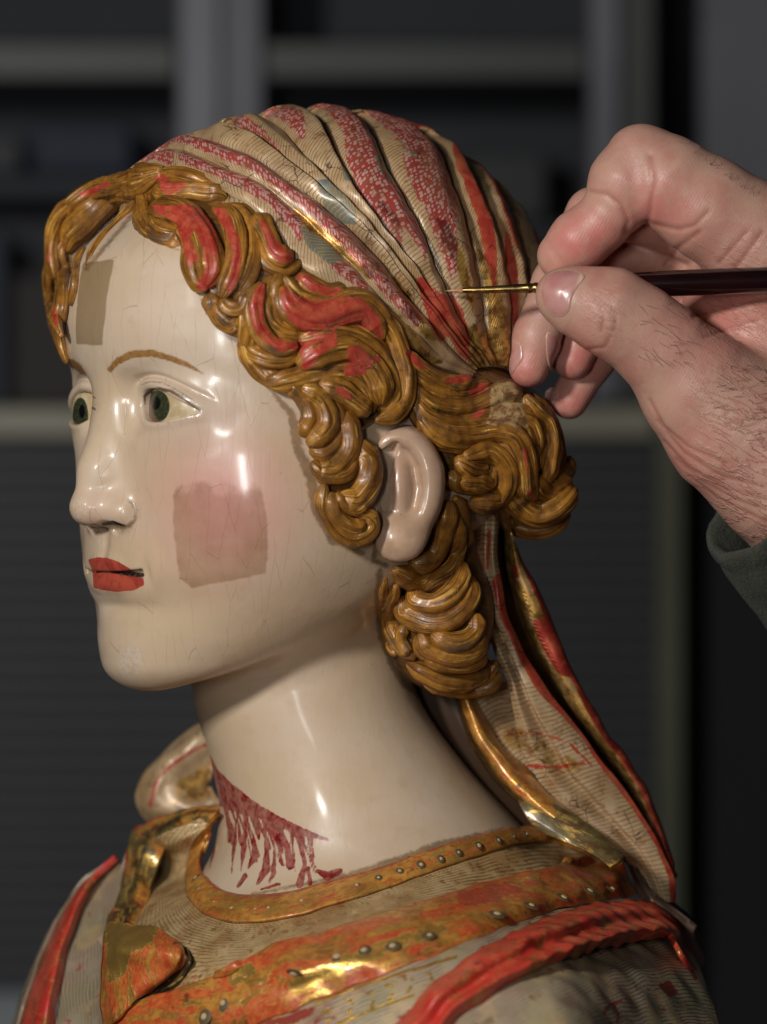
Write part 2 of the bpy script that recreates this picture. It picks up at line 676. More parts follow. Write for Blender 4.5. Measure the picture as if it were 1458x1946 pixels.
def gilded(b, st, red_extra=None):
    """worn water gilding over red bole: returns colour, metallic, roughness, height"""
    n1 = b.noise(70, 4); n2 = b.noise(22, 5, rough=.65); n3 = b.noise(6, 3)
    ochre = b.mix(b.ss(n1, .35, .68), lin(140, 92, 34), lin(190, 132, 50))
    ochre = b.mix(b.ss(n2, .52, .7, 0, .7), ochre, lin(104, 68, 34))
    gold = lin(214, 160, 72)
    gm = b.ss(b.noise(34, 5, rough=.7), .54, .68)
    col = b.mix(b.m('MULTIPLY', gm, .6), ochre, gold)
    return col, gm, n1, n2, n3


def mat_hair(name='gilded_hair', under=0.0):
    b = NB(name)
    st = b.attr('st', True)
    col, gm, n1, n2, n3 = gilded(b, st)
    # scratched strands run along the lock
    strand = b.noise(5, 2, b.scalev(st, (.04, 1, 1)), unit=1.0)
    sline = b.m('MULTIPLY', b.ss(strand, .58, .64), b.ss(b.noise(50, 2, st, unit=1.0), .45, .6))
    dline = b.m('MULTIPLY', b.ss(strand, .45, .38), b.ss(b.noise(44, 2, st, unit=1.0), .34, .5))
    col = b.mix(b.m('MULTIPLY', b.ss(b.noise(9, 3, b.scalev(st, (.08, 1, 1)), unit=1.0), .35, .65), .4), col, b.mix(1.0, col, lin(170, 140, 110), 'MULTIPLY'))
    col = b.mix(b.m('MULTIPLY', dline, .8), col, lin(74, 44, 18))
    col = b.mix(b.m('MULTIPLY', sline, .75), col, lin(232, 190, 100))
    if under:        # ground between the locks browned for grime and the grooves' shade
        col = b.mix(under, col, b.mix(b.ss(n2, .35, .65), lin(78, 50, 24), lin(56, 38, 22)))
    # grey-brown dirt islands
    col = b.mix(b.ss(b.noise(80, 5, rough=.66), .48, .66, 0, .72), col, b.mix(b.ss(n3, .4, .6), lin(98, 64, 30), lin(118, 84, 48)))
    dirt = b.m('MULTIPLY', b.ss(b.noise(34, 5, b.scalev(st, (.35, 1, 1)), rough=.66, unit=1.0), .56, .66), .75)
    col = b.mix(dirt, col, lin(78, 64, 52))
    blk = b.ss(b.noise(24, 5, b.scalev(st, (.3, 1, 1)), rough=.7, unit=1.0), .63, .70)
    col = b.mix(b.m('MULTIPLY', blk, .8), col, lin(40, 28, 20))
    red = b.edge('red', b.noise(16, 7, rough=.74), .85, .05)
    rc = b.mix(b.ss(b.noise(20, 5, rough=.65), .4, .62), lin(166, 54, 42), lin(184, 84, 58))
    rc = b.mix(b.ss(b.noise(60, 3), .5, .7, 0, .7), rc, lin(160, 66, 56))
    flk = b.ss(b.noise(8, 4, b.scalev(st, (.3, 1, 1)), unit=1.0), .60, .65)
    red2 = b.m('MULTIPLY', red, b.m('SUBTRACT', 1.0, b.m('MULTIPLY', flk, .8)))
    col = b.mix(red2, col, rc)
    cream = b.edge('cream', n2, .6, .06)
    col = b.mix(cream, col, b.mix(b.ss(n2, .4, .62), lin(176, 146, 100), lin(112, 74, 44)))
    paint = b.m('MAXIMUM', b.m('MAXIMUM', red2, cream), dirt)
    metal = b.m('MULTIPLY', b.m('SUBTRACT', 1.0, paint), b.m('ADD', b.m('MULTIPLY', gm, .5), .08))
    rough = b.m('ADD', b.m('MULTIPLY', n2, .34), .22)
    # cracks across the wood
    cr = b.voro(34, b.addv(b.oc, b.scalev(b.noise(30, 2, out='Color'), (.002, .002, .002))), 'DISTANCE_TO_EDGE')
    crk = b.m('MULTIPLY', b.ss(cr, .004, .018, 1, 0), b.ss(b.noise(60, 2), .58, .66))
    col = b.mix(b.m('MULTIPLY', crk, .7), col, lin(46, 28, 14))
    h = b.m('ADD', b.m('MULTIPLY', strand, .8), b.m('MULTIPLY', n2, .4))
    h = b.m('ADD', h, b.m('MULTIPLY', red2, .12))
    h = b.m('ADD', h, b.m('MULTIPLY', crk, -.3))
    nrm = b.bump(h, .6, .0008)
    return b.done(col, rough, metal, nrm, .14, .16)


def mat_scarf(name='painted_scarf', pitch=8.5, beige=((192, 164, 126), (172, 140, 100)), dark=0.0):
    b = NB(name)
    st = b.attr('st', True)
    n1 = b.noise(70, 4); n2 = b.noise(20, 5, rough=.65); n3 = b.noise(6, 3)
    col = b.mix(b.ss(n1, .35, .7), lin(*beige[0]), lin(*beige[1]))
    col = b.mix(b.ss(n2, .55, .72, 0, .8), col, lin(140, 98, 54))
    # sgraffito: fine lines scratched across each fold
    sx = b.n('ShaderNodeSeparateXYZ'); b.set(sx.inputs[0], b.addv(st, b.scalev(b.noise(60, 2, st, unit=1.0, out='Color'), (14, 0, 0))))
    ph = b.m('FRACT', b.m('DIVIDE', sx.outputs[0], pitch))
    ln = b.ss(b.m('ABSOLUTE', b.m('SUBTRACT', ph, .5)), .05, .17, 1, 0)
    ln = b.m('MULTIPLY', ln, b.ss(b.noise(40, 3), .32, .46))
    col = b.mix(b.m('MULTIPLY', ln, .8), col, b.mix(b.ss(n3, .4, .6), lin(104, 72, 34), lin(140, 86, 40)))
    blue = b.edge('blue', n2, .6, .1)
    col = b.mix(blue, col, b.mix(b.m('MULTIPLY', ln, .9), b.mix(b.ss(n2, .35, .6), lin(104, 112, 106), lin(126, 120, 100)), lin(176, 140, 84)))
    gold = b.edge('gold', b.noise(24, 5, rough=.7), 1.0, .12)
    col = b.mix(gold, col, b.mix(b.ss(n2, .42, .62), lin(206, 160, 84), lin(132, 92, 40)))
    red = b.edge('red', b.noise(22, 5, rough=.7), .8, .06)
    rc = b.mix(b.ss(b.noise(26, 4), .4, .65), lin(166, 56, 44), lin(184, 84, 58))
    col = b.mix(red, col, rc)
    # pale dots on the red stripes
    dv = b.addv(b.scalev(st, (1, .8, 1)), b.scalev(b.noise(26, 2, st, unit=1.0, out='Color'), (5, 5, 0)))
    dt = b.voro(7.8, dv, unit=1.0, rnd=.5)
    dots = b.m('MULTIPLY', b.ss(dt, .38, .50, 1, 0), b.edge('dots', b.noise(22, 5, rough=.7), .8, .06))
    base_red = b.edge('dots', b.noise(18, 5, rough=.72), 1.15, .06)
    col = b.mix(base_red, col, b.mix(b.ss(n2, .4, .6), lin(164, 64, 56), lin(152, 74, 60)))
    dots = b.m('MULTIPLY', dots, b.ss(n3, .22, .36))
    col = b.mix(b.m('MULTIPLY', dots, .85), col, lin(200, 158, 146))
    wear = b.ss(b.noise(30, 7, rough=.74), .57, .66)
    col = b.mix(b.m('MULTIPLY', wear, .7), col, b.mix(b.ss(n1, .42, .58), lin(112, 72, 36), lin(148, 96, 50)))
    col = b.mix(b.ss(b.noise(120, 3), .5, .7, 0, .4), col, lin(120, 92, 62))
    cr = b.voro(40, b.addv(b.oc, b.scalev(b.noise(30, 2, out='Color'), (.003, .003, .003))), 'DISTANCE_TO_EDGE')
    crk = b.m('MULTIPLY', b.ss(cr, .006, .025, 1, 0), b.ss(b.noise(80, 2), .52, .6))
    col = b.mix(b.m('MULTIPLY', crk, .85), col, lin(50, 32, 18))
    h = b.m('ADD', b.m('MULTIPLY', n2, .4), b.m('MULTIPLY', ln, -.25))
    h = b.m('ADD', h, b.m('MULTIPLY', dots, .2))
    h = b.m('ADD', h, b.m('MULTIPLY', crk, -.4))
    nrm = b.bump(h, .5, .0006)
    metal = b.m('ADD', b.m('MULTIPLY', gold, .6), .1)
    rough = b.m('ADD', b.m('MULTIPLY', n2, .25), .26)
    return b.done(col, rough, metal, nrm, .2, .2)


def plain(name, rgb, rough=.5, metal=0.0, coat=0.0):
    b = NB(name)
    return b.done(lin(*rgb), rough, metal, None, coat)


def mat_eye():
    b = NB('painted_eye')
    n3 = b.noise(6, 3); n2 = b.noise(20, 3)
    col = b.mix(b.ss(n2, .4, .62), lin(192, 174, 140), lin(174, 152, 114))
    spk = b.ss(b.voro(16), .1, .2, 1, 0)
    col = b.mix(b.m('MULTIPLY', spk, b.ss(b.noise(30), .5, .6)), col, lin(96, 86, 60))
    r = b.attr('iris')
    col = b.mix(b.ss(r, 35, 32, 0, 1), col, b.mix(b.ss(n3, .45, .65), lin(44, 48, 34), lin(66, 68, 40)))
    col = b.mix(b.ss(b.attr('pupil'), 15, 11, 0, 1), col, lin(10, 10, 10))
    red = b.attr('corner')
    col = b.mix(b.m('MULTIPLY', red, .45), col, lin(150, 102, 76))
    return b.done(col, .32, 0, b.bump(n2, .15, .0004), .3, .12)


def mat_gilt(name, red=.5, green=0.0, dull=0.0):
    """gold leaf worn through to orange-red bole, with brown dirt"""
    b = NB(name)
    st = b.attr('st', True)
    n1 = b.noise(110, 4); n2 = b.noise(20, 5, rough=.68); n3 = b.noise(6, 3)
    sm = b.noise(40, 9, b.scalev(st, (.4, 1, 1)), rough=.72, unit=1.0)
    gold = b.mix(b.ss(n2, .4, .62), lin(208, 148, 66), lin(172, 104, 44))
    col = b.mix(b.ss(n1, .45, .66, 0, .7), gold, lin(128, 86, 36))
    rm = b.ss(sm, .60 - red * .28, .63 - red * .28)
    rc = b.mix(b.ss(n2, .4, .62), lin(176, 66, 36), lin(196, 104, 52))
    col = b.mix(b.m('MULTIPLY', rm, .95), col, rc)
    rd = b.edge('red', n2, .8, .08)
    col = b.mix(rd, col, b.mix(b.ss(n3, .4, .65), lin(160, 54, 40), lin(176, 84, 52)))
    if green:
        g = b.ss(b.noise(60, 4), .5 - green * .3, .62 - green * .3)
        col = b.mix(b.m('MULTIPLY', g, .9), col, b.mix(b.ss(n2, .4, .6), lin(82, 84, 50), lin(70, 54, 30)))
    drt = b.ss(b.noise(34, 6, rough=.72), .58, .68)
    col = b.mix(b.m('MULTIPLY', drt, .8), col, lin(72, 46, 26))
    pale = b.ss(b.noise(15, 5, rough=.7), .68, .73)
    col = b.mix(b.m('MULTIPLY', pale, .8), col, lin(180, 156, 126))
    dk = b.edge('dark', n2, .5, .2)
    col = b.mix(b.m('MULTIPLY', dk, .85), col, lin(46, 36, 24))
    gd = b.edge('gold', n2, .9, .08)
    col = b.mix(b.m('MULTIPLY', gd, .9), col, b.mix(b.ss(n2, .42, .62), lin(222, 172, 88), lin(180, 118, 50)))
    paint = b.m('MULTIPLY', b.m('MAXIMUM', b.m('MAXIMUM', rm, rd), drt), b.m('SUBTRACT', 1.0, gd))
    leaf = b.m('MAXIMUM', gd, b.ss(b.noise(28, 6, b.scalev(st, (.4, 1, 1)), rough=.7, unit=1.0), .52, .60))
    col = b.mix(b.m('MULTIPLY', b.m('MULTIPLY', leaf, b.m('SUBTRACT', 1.0, paint)), .7), col, lin(226, 184, 96))
    metal = b.m('MULTIPLY', b.m('SUBTRACT', 1.0, paint), b.m('ADD', b.m('MULTIPLY', leaf, .5), .28 - dull))
    rough = b.m('ADD', b.m('MULTIPLY', n2, .3), .18 + dull)
    h = b.m('ADD', b.m('MULTIPLY', n2, .5), b.m('MULTIPLY', rm, -.12))
    h = b.m('ADD', h, b.m('MULTIPLY', n1, .8))
    return b.done(col, rough, metal, b.bump(h, .6, .0009), .3, .15)


def mat_tunic():
    b = NB('pleated_linen')
    st = b.attr('st', True)
    n1 = b.noise(70, 4); n2 = b.noise(18, 5, rough=.65); n3 = b.noise(5, 3)
    col = b.mix(b.ss(n1, .35, .7), lin(194, 166, 120), lin(164, 128, 82))
    col = b.mix(b.ss(n2, .54, .68, 0, .8), col, lin(128, 88, 48))
    sx = b.n('ShaderNodeSeparateXYZ'); b.set(sx.inputs[0], st)
    # ticks drawn in zigzag rows
    zz = b.m('PINGPONG', b.m('ADD', sx.outputs[0], b.m('MULTIPLY', n2, 6.0)), 5.0)
    row = b.m('ADD', sx.outputs[1], b.m('MULTIPLY', zz, 1.1))
    ph = b.m('ABSOLUTE', b.m('SUBTRACT', b.m('FRACT', b.m('DIVIDE', row, 11.0)), .5))
    ln = b.m('MULTIPLY', b.ss(ph, .04, .16, 1, 0), b.ss(b.noise(40, 3), .35, .5))
    col = b.mix(b.m('MULTIPLY', ln, .85), col, lin(88, 62, 30))
    rd = b.ss(b.noise(40, 6, rough=.7), .6, .66)
    col = b.mix(b.m('MULTIPLY', rd, .7), col, lin(164, 84, 50))
    h = b.m('ADD', b.m('MULTIPLY', n2, .5), b.m('MULTIPLY', ln, -.3))
    return b.done(col, .38, .12, b.bump(h, .5, .0007), .15, .2)


def mat_shoulder(name='glazed_silver_cloth', k=1.0):
    """silvery striped cloth with green and rose glazes"""
    b = NB(name)
    st = b.attr('st', True)
    n1 = b.noise(120, 4); n2 = b.noise(22, 5, rough=.66); n3 = b.noise(6, 3)
    col = b.mix(b.ss(n1, .36, .62), lin(192 * k, 180 * k, 144 * k), lin(206 * k, 184 * k, 156 * k))
    col = b.mix(b.ss(b.noise(90, 3), .52, .68, 0, .6), col, lin(150, 112, 100))
    sx = b.n('ShaderNodeSeparateXYZ'); b.set(sx.inputs[0], b.addv(st, b.scalev(b.noise(90, 2, st, unit=1.0, out='Color'), (0, 16, 0))))
    ph = b.m('ABSOLUTE', b.m('SUBTRACT', b.m('FRACT', b.m('DIVIDE', sx.outputs[1], 9.0)), .5))
    ln = b.m('MULTIPLY', b.ss(ph, .05, .18, 1, 0), b.ss(b.noise(50, 3), .34, .48))
    gl = b.ss(b.noise(80, 3), .5, .6)
    col = b.mix(b.m('MULTIPLY', ln, .85), col, b.mix(gl, lin(92, 62, 34), lin(206, 166, 84)))
    rd = b.m('MAXIMUM', b.m('MULTIPLY', b.ss(b.noise(26, 6, rough=.72), .61, .65), .9), b.edge('red', n2, .8, .08))
    col = b.mix(rd, col, b.mix(b.ss(n3, .4, .6), lin(146, 66, 36), lin(150, 60, 56)))
    gd = b.edge('gold', n3, .4, .1)
    col = b.mix(gd, col, lin(214, 170, 80))
    drt = b.ss(b.noise(40, 6, rough=.7), .6, .7)
    col = b.mix(b.m('MULTIPLY', drt, .6), col, lin(84, 62, 42))
    h = b.m('ADD', b.m('MULTIPLY', n2, .5), b.m('MULTIPLY', ln, -.25))
    return b.done(col, b.m('ADD', b.m('MULTIPLY', n2, .25), .26), b.m('ADD', b.m('MULTIPLY', gd, .6), .2), b.bump(h, .5, .0007), .25, .18)


def mat_sash():
    b = NB('red_glazed_cloth')
    st = b.attr('st', True)
    n1 = b.noise(90, 4); n2 = b.noise(20, 5, rough=.66); n3 = b.noise(6, 3)
    col = b.mix(b.ss(n1, .36, .66), lin(190, 48, 40), lin(200, 76, 58))
    worn = b.ss(b.noise(44, 6, b.scalev(st, (.6, 1, 1)), rough=.66, unit=1.0), .53, .60)
    col = b.mix(b.m('MULTIPLY', worn, .9), col, b.mix(b.ss(n2, .4, .62), lin(166, 92, 42), lin(172, 122, 74)))
    sx = b.n('ShaderNodeSeparateXYZ'); b.set(sx.inputs[0], b.addv(st, b.scalev(b.noise(50, 2, st, unit=1.0, out='Color'), (12, 0, 0))))
    ph = b.m('ABSOLUTE', b.m('SUBTRACT', b.m('FRACT', b.m('DIVIDE', sx.outputs[0], 9.0)), .5))
    ln = b.m('MULTIPLY', b.ss(ph, .05, .16, 1, 0), b.ss(b.noise(46, 3), .42, .56))
    col = b.mix(b.m('MULTIPLY', ln, .8), col, b.mix(b.ss(n2, .42, .6), lin(110, 40, 24), lin(200, 150, 74)))
    dk = b.ss(b.noise(36, 5, rough=.7), .63, .7)
    col = b.mix(b.m('MULTIPLY', dk, .7), col, lin(70, 30, 22))
    h = b.m('ADD', b.m('MULTIPLY', n2, .5), b.m('MULTIPLY', ln, -.3))
    return b.done(col, b.m('ADD', b.m('MULTIPLY', n2, .25), .24), b.m('MULTIPLY', worn, .35), b.bump(h, .5, .0007), .3, .16)


M_SKIN = mat_skin()
M_HAIR = mat_hair()
M_UNDER = mat_hair('grimy_shaded_hair_ground', .8)  # groove shade and grime in its colour
M_SCARF = mat_scarf()
M_EYE = mat_eye()
M_GILT = mat_gilt('gilded_collar', .40)
M_BAND = mat_gilt('gilded_neckband', .12, 0, .1)
M_RIM = mat_gilt('gilded_rim', .05)
M_GREEN = mat_gilt('green_gilded_lining', .25, .75, .15)
M_WALL = mat_gilt('browned_gilt', .12, .3, .1)
M_TUNIC = mat_tunic()
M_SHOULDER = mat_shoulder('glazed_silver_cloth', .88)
M_FAR = mat_shoulder('shaded_silver_cloth', .74)  # same cloth for the far side, its weaker light put into the colour
M_SASH = mat_sash()
M_TAIL = mat_scarf('painted_scarf_lining', 9.0, ((194, 168, 132), (168, 138, 100)))
# ------------------------------------------------------------------ the bust: head and ear
def soft(d, w):
    """signed distance to a 0..1 mask, 0.5 on the line"""
    return np.clip(.5 - d / (2 * w), 0, 1)


BUST = thing('painted_bust', 'painted and gilded wooden bust of a young woman in a headscarf, facing left', 'statue', (640, 0, 2250))

V, Q = surface_nets(head_sdf, (100, -470, 330), (1080, 330, 1790), HS)
V = settle(head_sdf, V)
# drop what lies buried under the scarf and the hair
bury = (veil_base(V) < -45) & (V[:, 2] < 560)
bury |= (V[:, 1] > 200) & (V[:, 2] < 1000) & (V[:, 0] > 420)
keep = np.where(~bury)[0]
remap = np.full(len(V), -1); remap[keep] = np.arange(len(keep))
Q = remap[Q]; Q = Q[(Q >= 0).all(1)]; V = V[keep]
px, py = to_pix(V)
T = to_flu(V)
front = T[:, 1] > -60
at = {}
at['blush'] = np.exp(-(((px - 430) / 120) ** 2 + ((py - 960) / 125) ** 2)) * (T[:, 1] > 0) + .25 * np.exp(-(((px - 165) / 45) ** 2 + ((py - 975) / 40) ** 2))
sw1 = poly_sd(px, py, [(324, 885), (400, 880), (500, 890), (508, 1000), (506, 1090), (430, 1104), (365, 1115), (342, 1100), (330, 1010)])
sw2 = poly_sd(px, py, [(158, 498), (216, 494), (204, 560), (194, 655), (136, 655), (146, 560)])
at['swatch'] = soft(sw1, 9) * np.clip((py - 895) / 90, 0, 1) ** .7 * front
at['swatch_grey'] = soft(sw2, 7) * front
brow = np.minimum(line_d(px, py, [(210, 702), (224, 686), (252, 673), (290, 671), (330, 683), (362, 696), (388, 711)], [5, 6.5, 7, 6.5, 5.5, 4, 1]),
                  line_d(px, py, [(124, 696), (136, 690), (148, 697), (162, 713)], [6, 8, 7, 3]))
at['brow'] = soft(brow, 5)
lip = np.minimum(poly_sd(px, py, [(167, 1063), (185, 1059), (205, 1060), (226, 1068), (246, 1080), (256, 1086), (215, 1087), (176, 1085)]),
                 poly_sd(px, py, [(176, 1086), (210, 1088), (240, 1091), (262, 1094), (273, 1099), (274, 1112), (255, 1122), (225, 1125), (196, 1122), (178, 1117)]))
at['lip'] = soft(lip, 4)
dark = np.minimum(line_d(px, py, [(178, 1086), (215, 1087), (245, 1090), (270, 1093)], [1, 2.5, 5, 5]), line_d(px, py, [(196, 996), (215, 993), (236, 999)], [3, 4, 2]))
at['dark'] = soft(dark, 4)  # shade of the lip parting and nostrils, painted dark
edge_lid = line_d(px, py, [(276, 768), (275, 753), (284, 743), (302, 739), (324, 743), (350, 758), (381, 782)], [1.5, 3, 3.5, 3.5, 3, 2.4, 1.6])
crease = line_d(px, py, [(269, 731), (285, 725), (308, 727), (335, 740), (362, 757), (386, 778)], 2.0)
lowl = line_d(px, py, [(277, 784), (290, 797), (310, 804), (340, 801), (378, 787)], 1.2)
farl = np.minimum(line_d(px, py, [(128, 762), (142, 757), (160, 765), (181, 778)], 2.2), line_d(px, py, [(132, 745), (150, 742), (181, 756)], 1.5))
ala = line_d(px, py, [(243, 950), (254, 958), (259, 972), (256, 990), (246, 999), (225, 1003), (195, 1001), (176, 998)], [2, 4, 4, 4, 5, 5, 6, 5])
hairline = [(275, 410), (300, 462), (350, 478), (372, 545), (395, 590), (425, 632), (462, 645), (480, 700), (520, 745), (556, 790), (566, 850), (590, 905), (600, 970), (630, 1025), (690, 1052)]
hl = line_d(px, py, hairline, [2, 3, 3, 4, 6, 10, 14, 8, 6, 12, 12, 13, 11, 11, 8])
earj = line_d(px, py, [(715, 1030), (712, 1065), (735, 1075)], 5)
nape = line_d(px, py, [(722, 1085), (718, 1140), (726, 1210), (745, 1260), (770, 1300), (800, 1320)], [6, 7, 8, 7, 8, 8])
coll = line_d(px, py, [(480, 1700), (640, 1668), (760, 1632), (840, 1606), (960, 1575)], [2, 3, 6, 9, 3])
far_h = line_d(px, py, [(262, 395), (225, 440), (190, 480), (165, 510)], 4)
at['liner'] = np.maximum(soft(np.minimum(edge_lid, farl), 3.5), .75 * soft(np.minimum(crease, lowl), 3.5)) * front
g = np.minimum.reduce([ala + 1, hl + 3, earj, nape, coll, far_h])
at['grime'] = soft(g, 6) * front
loss = np.minimum.reduce([poly_sd(px, py, [(230, 1240), (262, 1225), (268, 1265), (250, 1290), (228, 1275)]), poly_sd(px, py, [(268, 508), (282, 500), (278, 545), (266, 560)]) + 3,
                          poly_sd(px, py, [(128, 955), (160, 935), (172, 960), (166, 990), (140, 998), (128, 975)]) + 4, poly_sd(px, py, [(180, 1020), (198, 1018), (200, 1045), (184, 1042)]) + 3,
                          poly_sd(px, py, [(200, 770), (212, 765), (216, 780), (204, 790)]) + 2])
at['loss'] = soft(loss, 14) * front
# the wound: a dark line with red runs and drops below it
bd = line_d(px, py, [(394, 1436), (406, 1472), (434, 1504), (474, 1532), (522, 1558), (572, 1580), (624, 1596)], [5, 12, 16, 13, 10, 8, 2])
bd = np.minimum(bd, poly_sd(px, py, [(398, 1460), (440, 1505), (500, 1545), (470, 1552), (440, 1540), (418, 1532), (406, 1510)]))
for q, w in [([(405, 1480), (412, 1540), (406, 1620), (398, 1650)], [4, 3, 3, 1]), ([(418, 1500), (430, 1550), (440, 1590), (442, 1606)], [4, 2, 6, 2]),
             ([(430, 1510), (448, 1560), (446, 1600), (440, 1660)], [4, 2, 4, 1]), ([(440, 1515), (466, 1580), (464, 1610), (458, 1655)], [4, 2, 6, 1]),
             ([(452, 1522), (482, 1590), (486, 1625), (472, 1650)], [4, 2, 8, 2]), ([(470, 1530), (490, 1575), (492, 1595)], [5, 7, 2]),
             ([(480, 1540), (508, 1600), (506, 1650), (490, 1680)], [5, 2, 9, 3]), ([(500, 1548), (522, 1610), (520, 1660), (512, 1676)], [5, 2, 5, 2]),
             ([(510, 1556), (530, 1600), (536, 1620)], [5, 7, 3]), ([(525, 1560), (546, 1610), (552, 1645)], [5, 6, 8]),
             ([(545, 1566), (572, 1600), (580, 1640), (570, 1680)], [5, 3, 3, 8]), ([(565, 1575), (585, 1620), (600, 1648)], [4, 2, 2]),
             ([(585, 1650), (590, 1680)], [4, 4]), ([(604, 1655), (622, 1665), (646, 1656)], [4, 9, 6]), ([(452, 1685), (466, 1664)], [3, 5]), ([(497, 1690), (530, 1680)], [2, 3])]:
    bd = np.minimum(bd, line_d(px, py, q, w))
rw = np.random.RandomState(8)
for k in range(20):
    x0 = rw.uniform(404, 596); y0 = np.interp(x0, [404, 430, 470, 520, 570, 600], [1478, 1506, 1532, 1560, 1580, 1588])
    ln = rw.uniform(45, 130) * (1 - .45 * (x0 - 404) / 200); dx = rw.uniform(.05, .38)
    q = [(x0, y0), (x0 + dx * ln * .4, y0 + ln * .5), (x0 + dx * ln, y0 + ln)]
    bd = np.minimum(bd, line_d(px, py, q, [rw.uniform(3, 5), rw.uniform(1, 2), rw.choice([1, 3, 5])]))
tri = poly_sd(px, py, [(400, 1465), (440, 1508), (520, 1556), (590, 1584), (560, 1600), (520, 1590), (470, 1560), (425, 1540), (410, 1530)])
at['blood'] = np.maximum(soft(bd, 4), .40 * soft(tri, 10)) * (T[:, 2] < -560)
at['neck'] = np.clip((py - 1240) / 60, 0, 1)
at['matt'] = np.maximum(np.clip((650 - py) / 50, 0, 1) * np.clip((470 - px) / 60, 0, 1), np.maximum(.75 * np.clip((py - 1240) / 80, 0, 1) * np.clip((1590 - py) / 50, 0, 1), .8 * np.exp(-(((px - 185) / 60) ** 2 + ((py - 900) / 110) ** 2) ** 2)))
stv = np.stack([np.arctan2(T[:, 1], T[:, 0] - 60) * 330, T[:, 2]], 1)
mesh_from('head', V, Q, M_SKIN, BUST, uv=stv, attrs=at)

for s in (1, -1):
    c = from_flu(EYE_C[0], s * EYE_C[1], EYE_C[2])
    fe = lambda P: ell(to_flu(P), (EYE_C[0], s * EYE_C[1], EYE_C[2]), (EYE_R - 2,) * 3)
    V, Q = surface_nets(fe, c - 110, c + 110, 3)
    V = settle(fe, V)
    px, py = to_pix(V)
    tx, ty, rx = (299, 772, 24) if s > 0 else (153, 789, 15)
    iris = np.sqrt(((px - tx) / rx) ** 2 + ((py - ty) / (31 if s > 0 else 34)) ** 2) * 34
    corner = soft(line_d(px, py, [(278, 760), (281, 785), (300, 803), (340, 802), (380, 788)], [5, 6, 2, 2, 2]), 4) if s > 0 else np.zeros(len(V))
    mesh_from('eye', V, Q, M_EYE, BUST, attrs={'iris': iris, 'pupil': np.sqrt(((px - tx + 3 * s) / rx) ** 2 + ((py - ty + 7) / 34) ** 2) * 34, 'corner': corner})

# ear: built on its own sloping plane, a = right, b = down, c = height towards the camera
EAR_OUT = spline([(722, 838), (742, 815), (772, 806), (800, 818), (826, 848), (841, 886), (843, 925), (836, 965), (820, 1002), (806, 1030), (790, 1056),
                  (760, 1066), (733, 1062), (716, 1044), (712, 1005), (708, 960), (706, 900)], 60, True)[:-1]
HELIX = spline([(728, 846), (748, 832), (774, 833), (798, 850), (814, 880), (820, 915), (816, 955), (803, 988), (788, 1015)], 44)
ANTI = spline([(738, 856), (758, 858), (776, 876), (785, 906), (783, 936), (770, 960), (750, 978)], 36)


def ear_loc(P):
    a = CX + (P[:, 0] - CX) * 1.034
    b = CY + (P[:, 2] - CY) * 1.034
    c = -P[:, 1] - (318 - .16 * (P[:, 0] - 770))
    return a, b, c


def ear_sdf(P):
    a, b, c = ear_loc(P)
    L = np.stack([a, c, b], 1)
    o = poly_sd(a, b, EAR_OUT)
    dish = -12 + 14 * np.clip((b - 900) / 120, 0, 1)
    # plate with a rounded edge
    d = smax(o, np.abs(c - dish * .4 + 6) - 15, 22)
    k = np.linspace(0, 1, len(HELIX))
    hr = np.interp(k, [0, .15, .5, .8, 1], [10, 17, 25, 23, 18])
    hz = np.interp(k, [0, .2, .6, 1], [6, 6, 2, 0])
    d = smin(d, chain(L, [((x, z, y), r) for (x, y), r, z in zip(HELIX, hr, hz)], 3), 10)
    k = np.linspace(0, 1, len(ANTI))
    d = smax(d, -chain(L, [((770, 20, 866), 7), ((785, 18, 890), 8), ((790, 16, 925), 8), ((782, 16, 960), 7), ((764, 16, 986), 5)], 4), 12)
    d = smin(d, ell(L, (764, 8, 1020), (44, 22, 40)), 22)
    # hollows
    d = smax(d, -chain(L, [((752, 14, 846), 7), ((740, 4, 862), 12), ((732, -4, 892), 14), ((731, -6, 928), 15), ((729, -2, 964), 11)], 8), 6)
    d = smin(d, ell(L, (762, 2, 928), (20, 17, 54)), 10)
    d = smin(d, cap(L, (712, 0, 930), (719, 6, 985), 6, 7), 8)
    return d


def ear_lump(P):
    return sph(np.stack(ear_loc(P), 1), (728, 985, 6), 12)


V, Q = surface_nets(ear_sdf, (690, -420, 790), (860, -230, 1090), min(HS, 3) * .75)
V = settle(ear_sdf, V, 2, .7, 2)
px, py = to_pix(V)
at = {'matt': np.zeros(len(V)), 'ear': np.ones(len(V)), 'blush': .06 + .6 * np.exp(-(((px - 755) / 22) ** 2 + ((py - 920) / 40) ** 2)),
      'grime': soft(np.minimum.reduce([line_d(px, py, [(738, 842), (731, 880), (728, 930)], 5), line_d(px, py, [(745, 838), (776, 868), (786, 905)], 1.5), poly_sd(px, py, [(712, 962), (738, 958), (742, 985), (722, 992)]) + 2,
                                       line_d(px, py, [(712, 1000), (709, 1040), (725, 1064)], 2)]), 6),
      'dark': soft(line_d(px, py, [(724, 872), (722, 905)], 3), 5), 'neck': np.full(len(V), .4),  # ear hollow painted dark: its shadow along with brown dirt
      'loss': soft(poly_sd(px, py, [(722, 958), (746, 952), (750, 975), (730, 988)]), 8)}
mesh_from('ear', V, Q, M_SKIN, BUST, attrs=at)
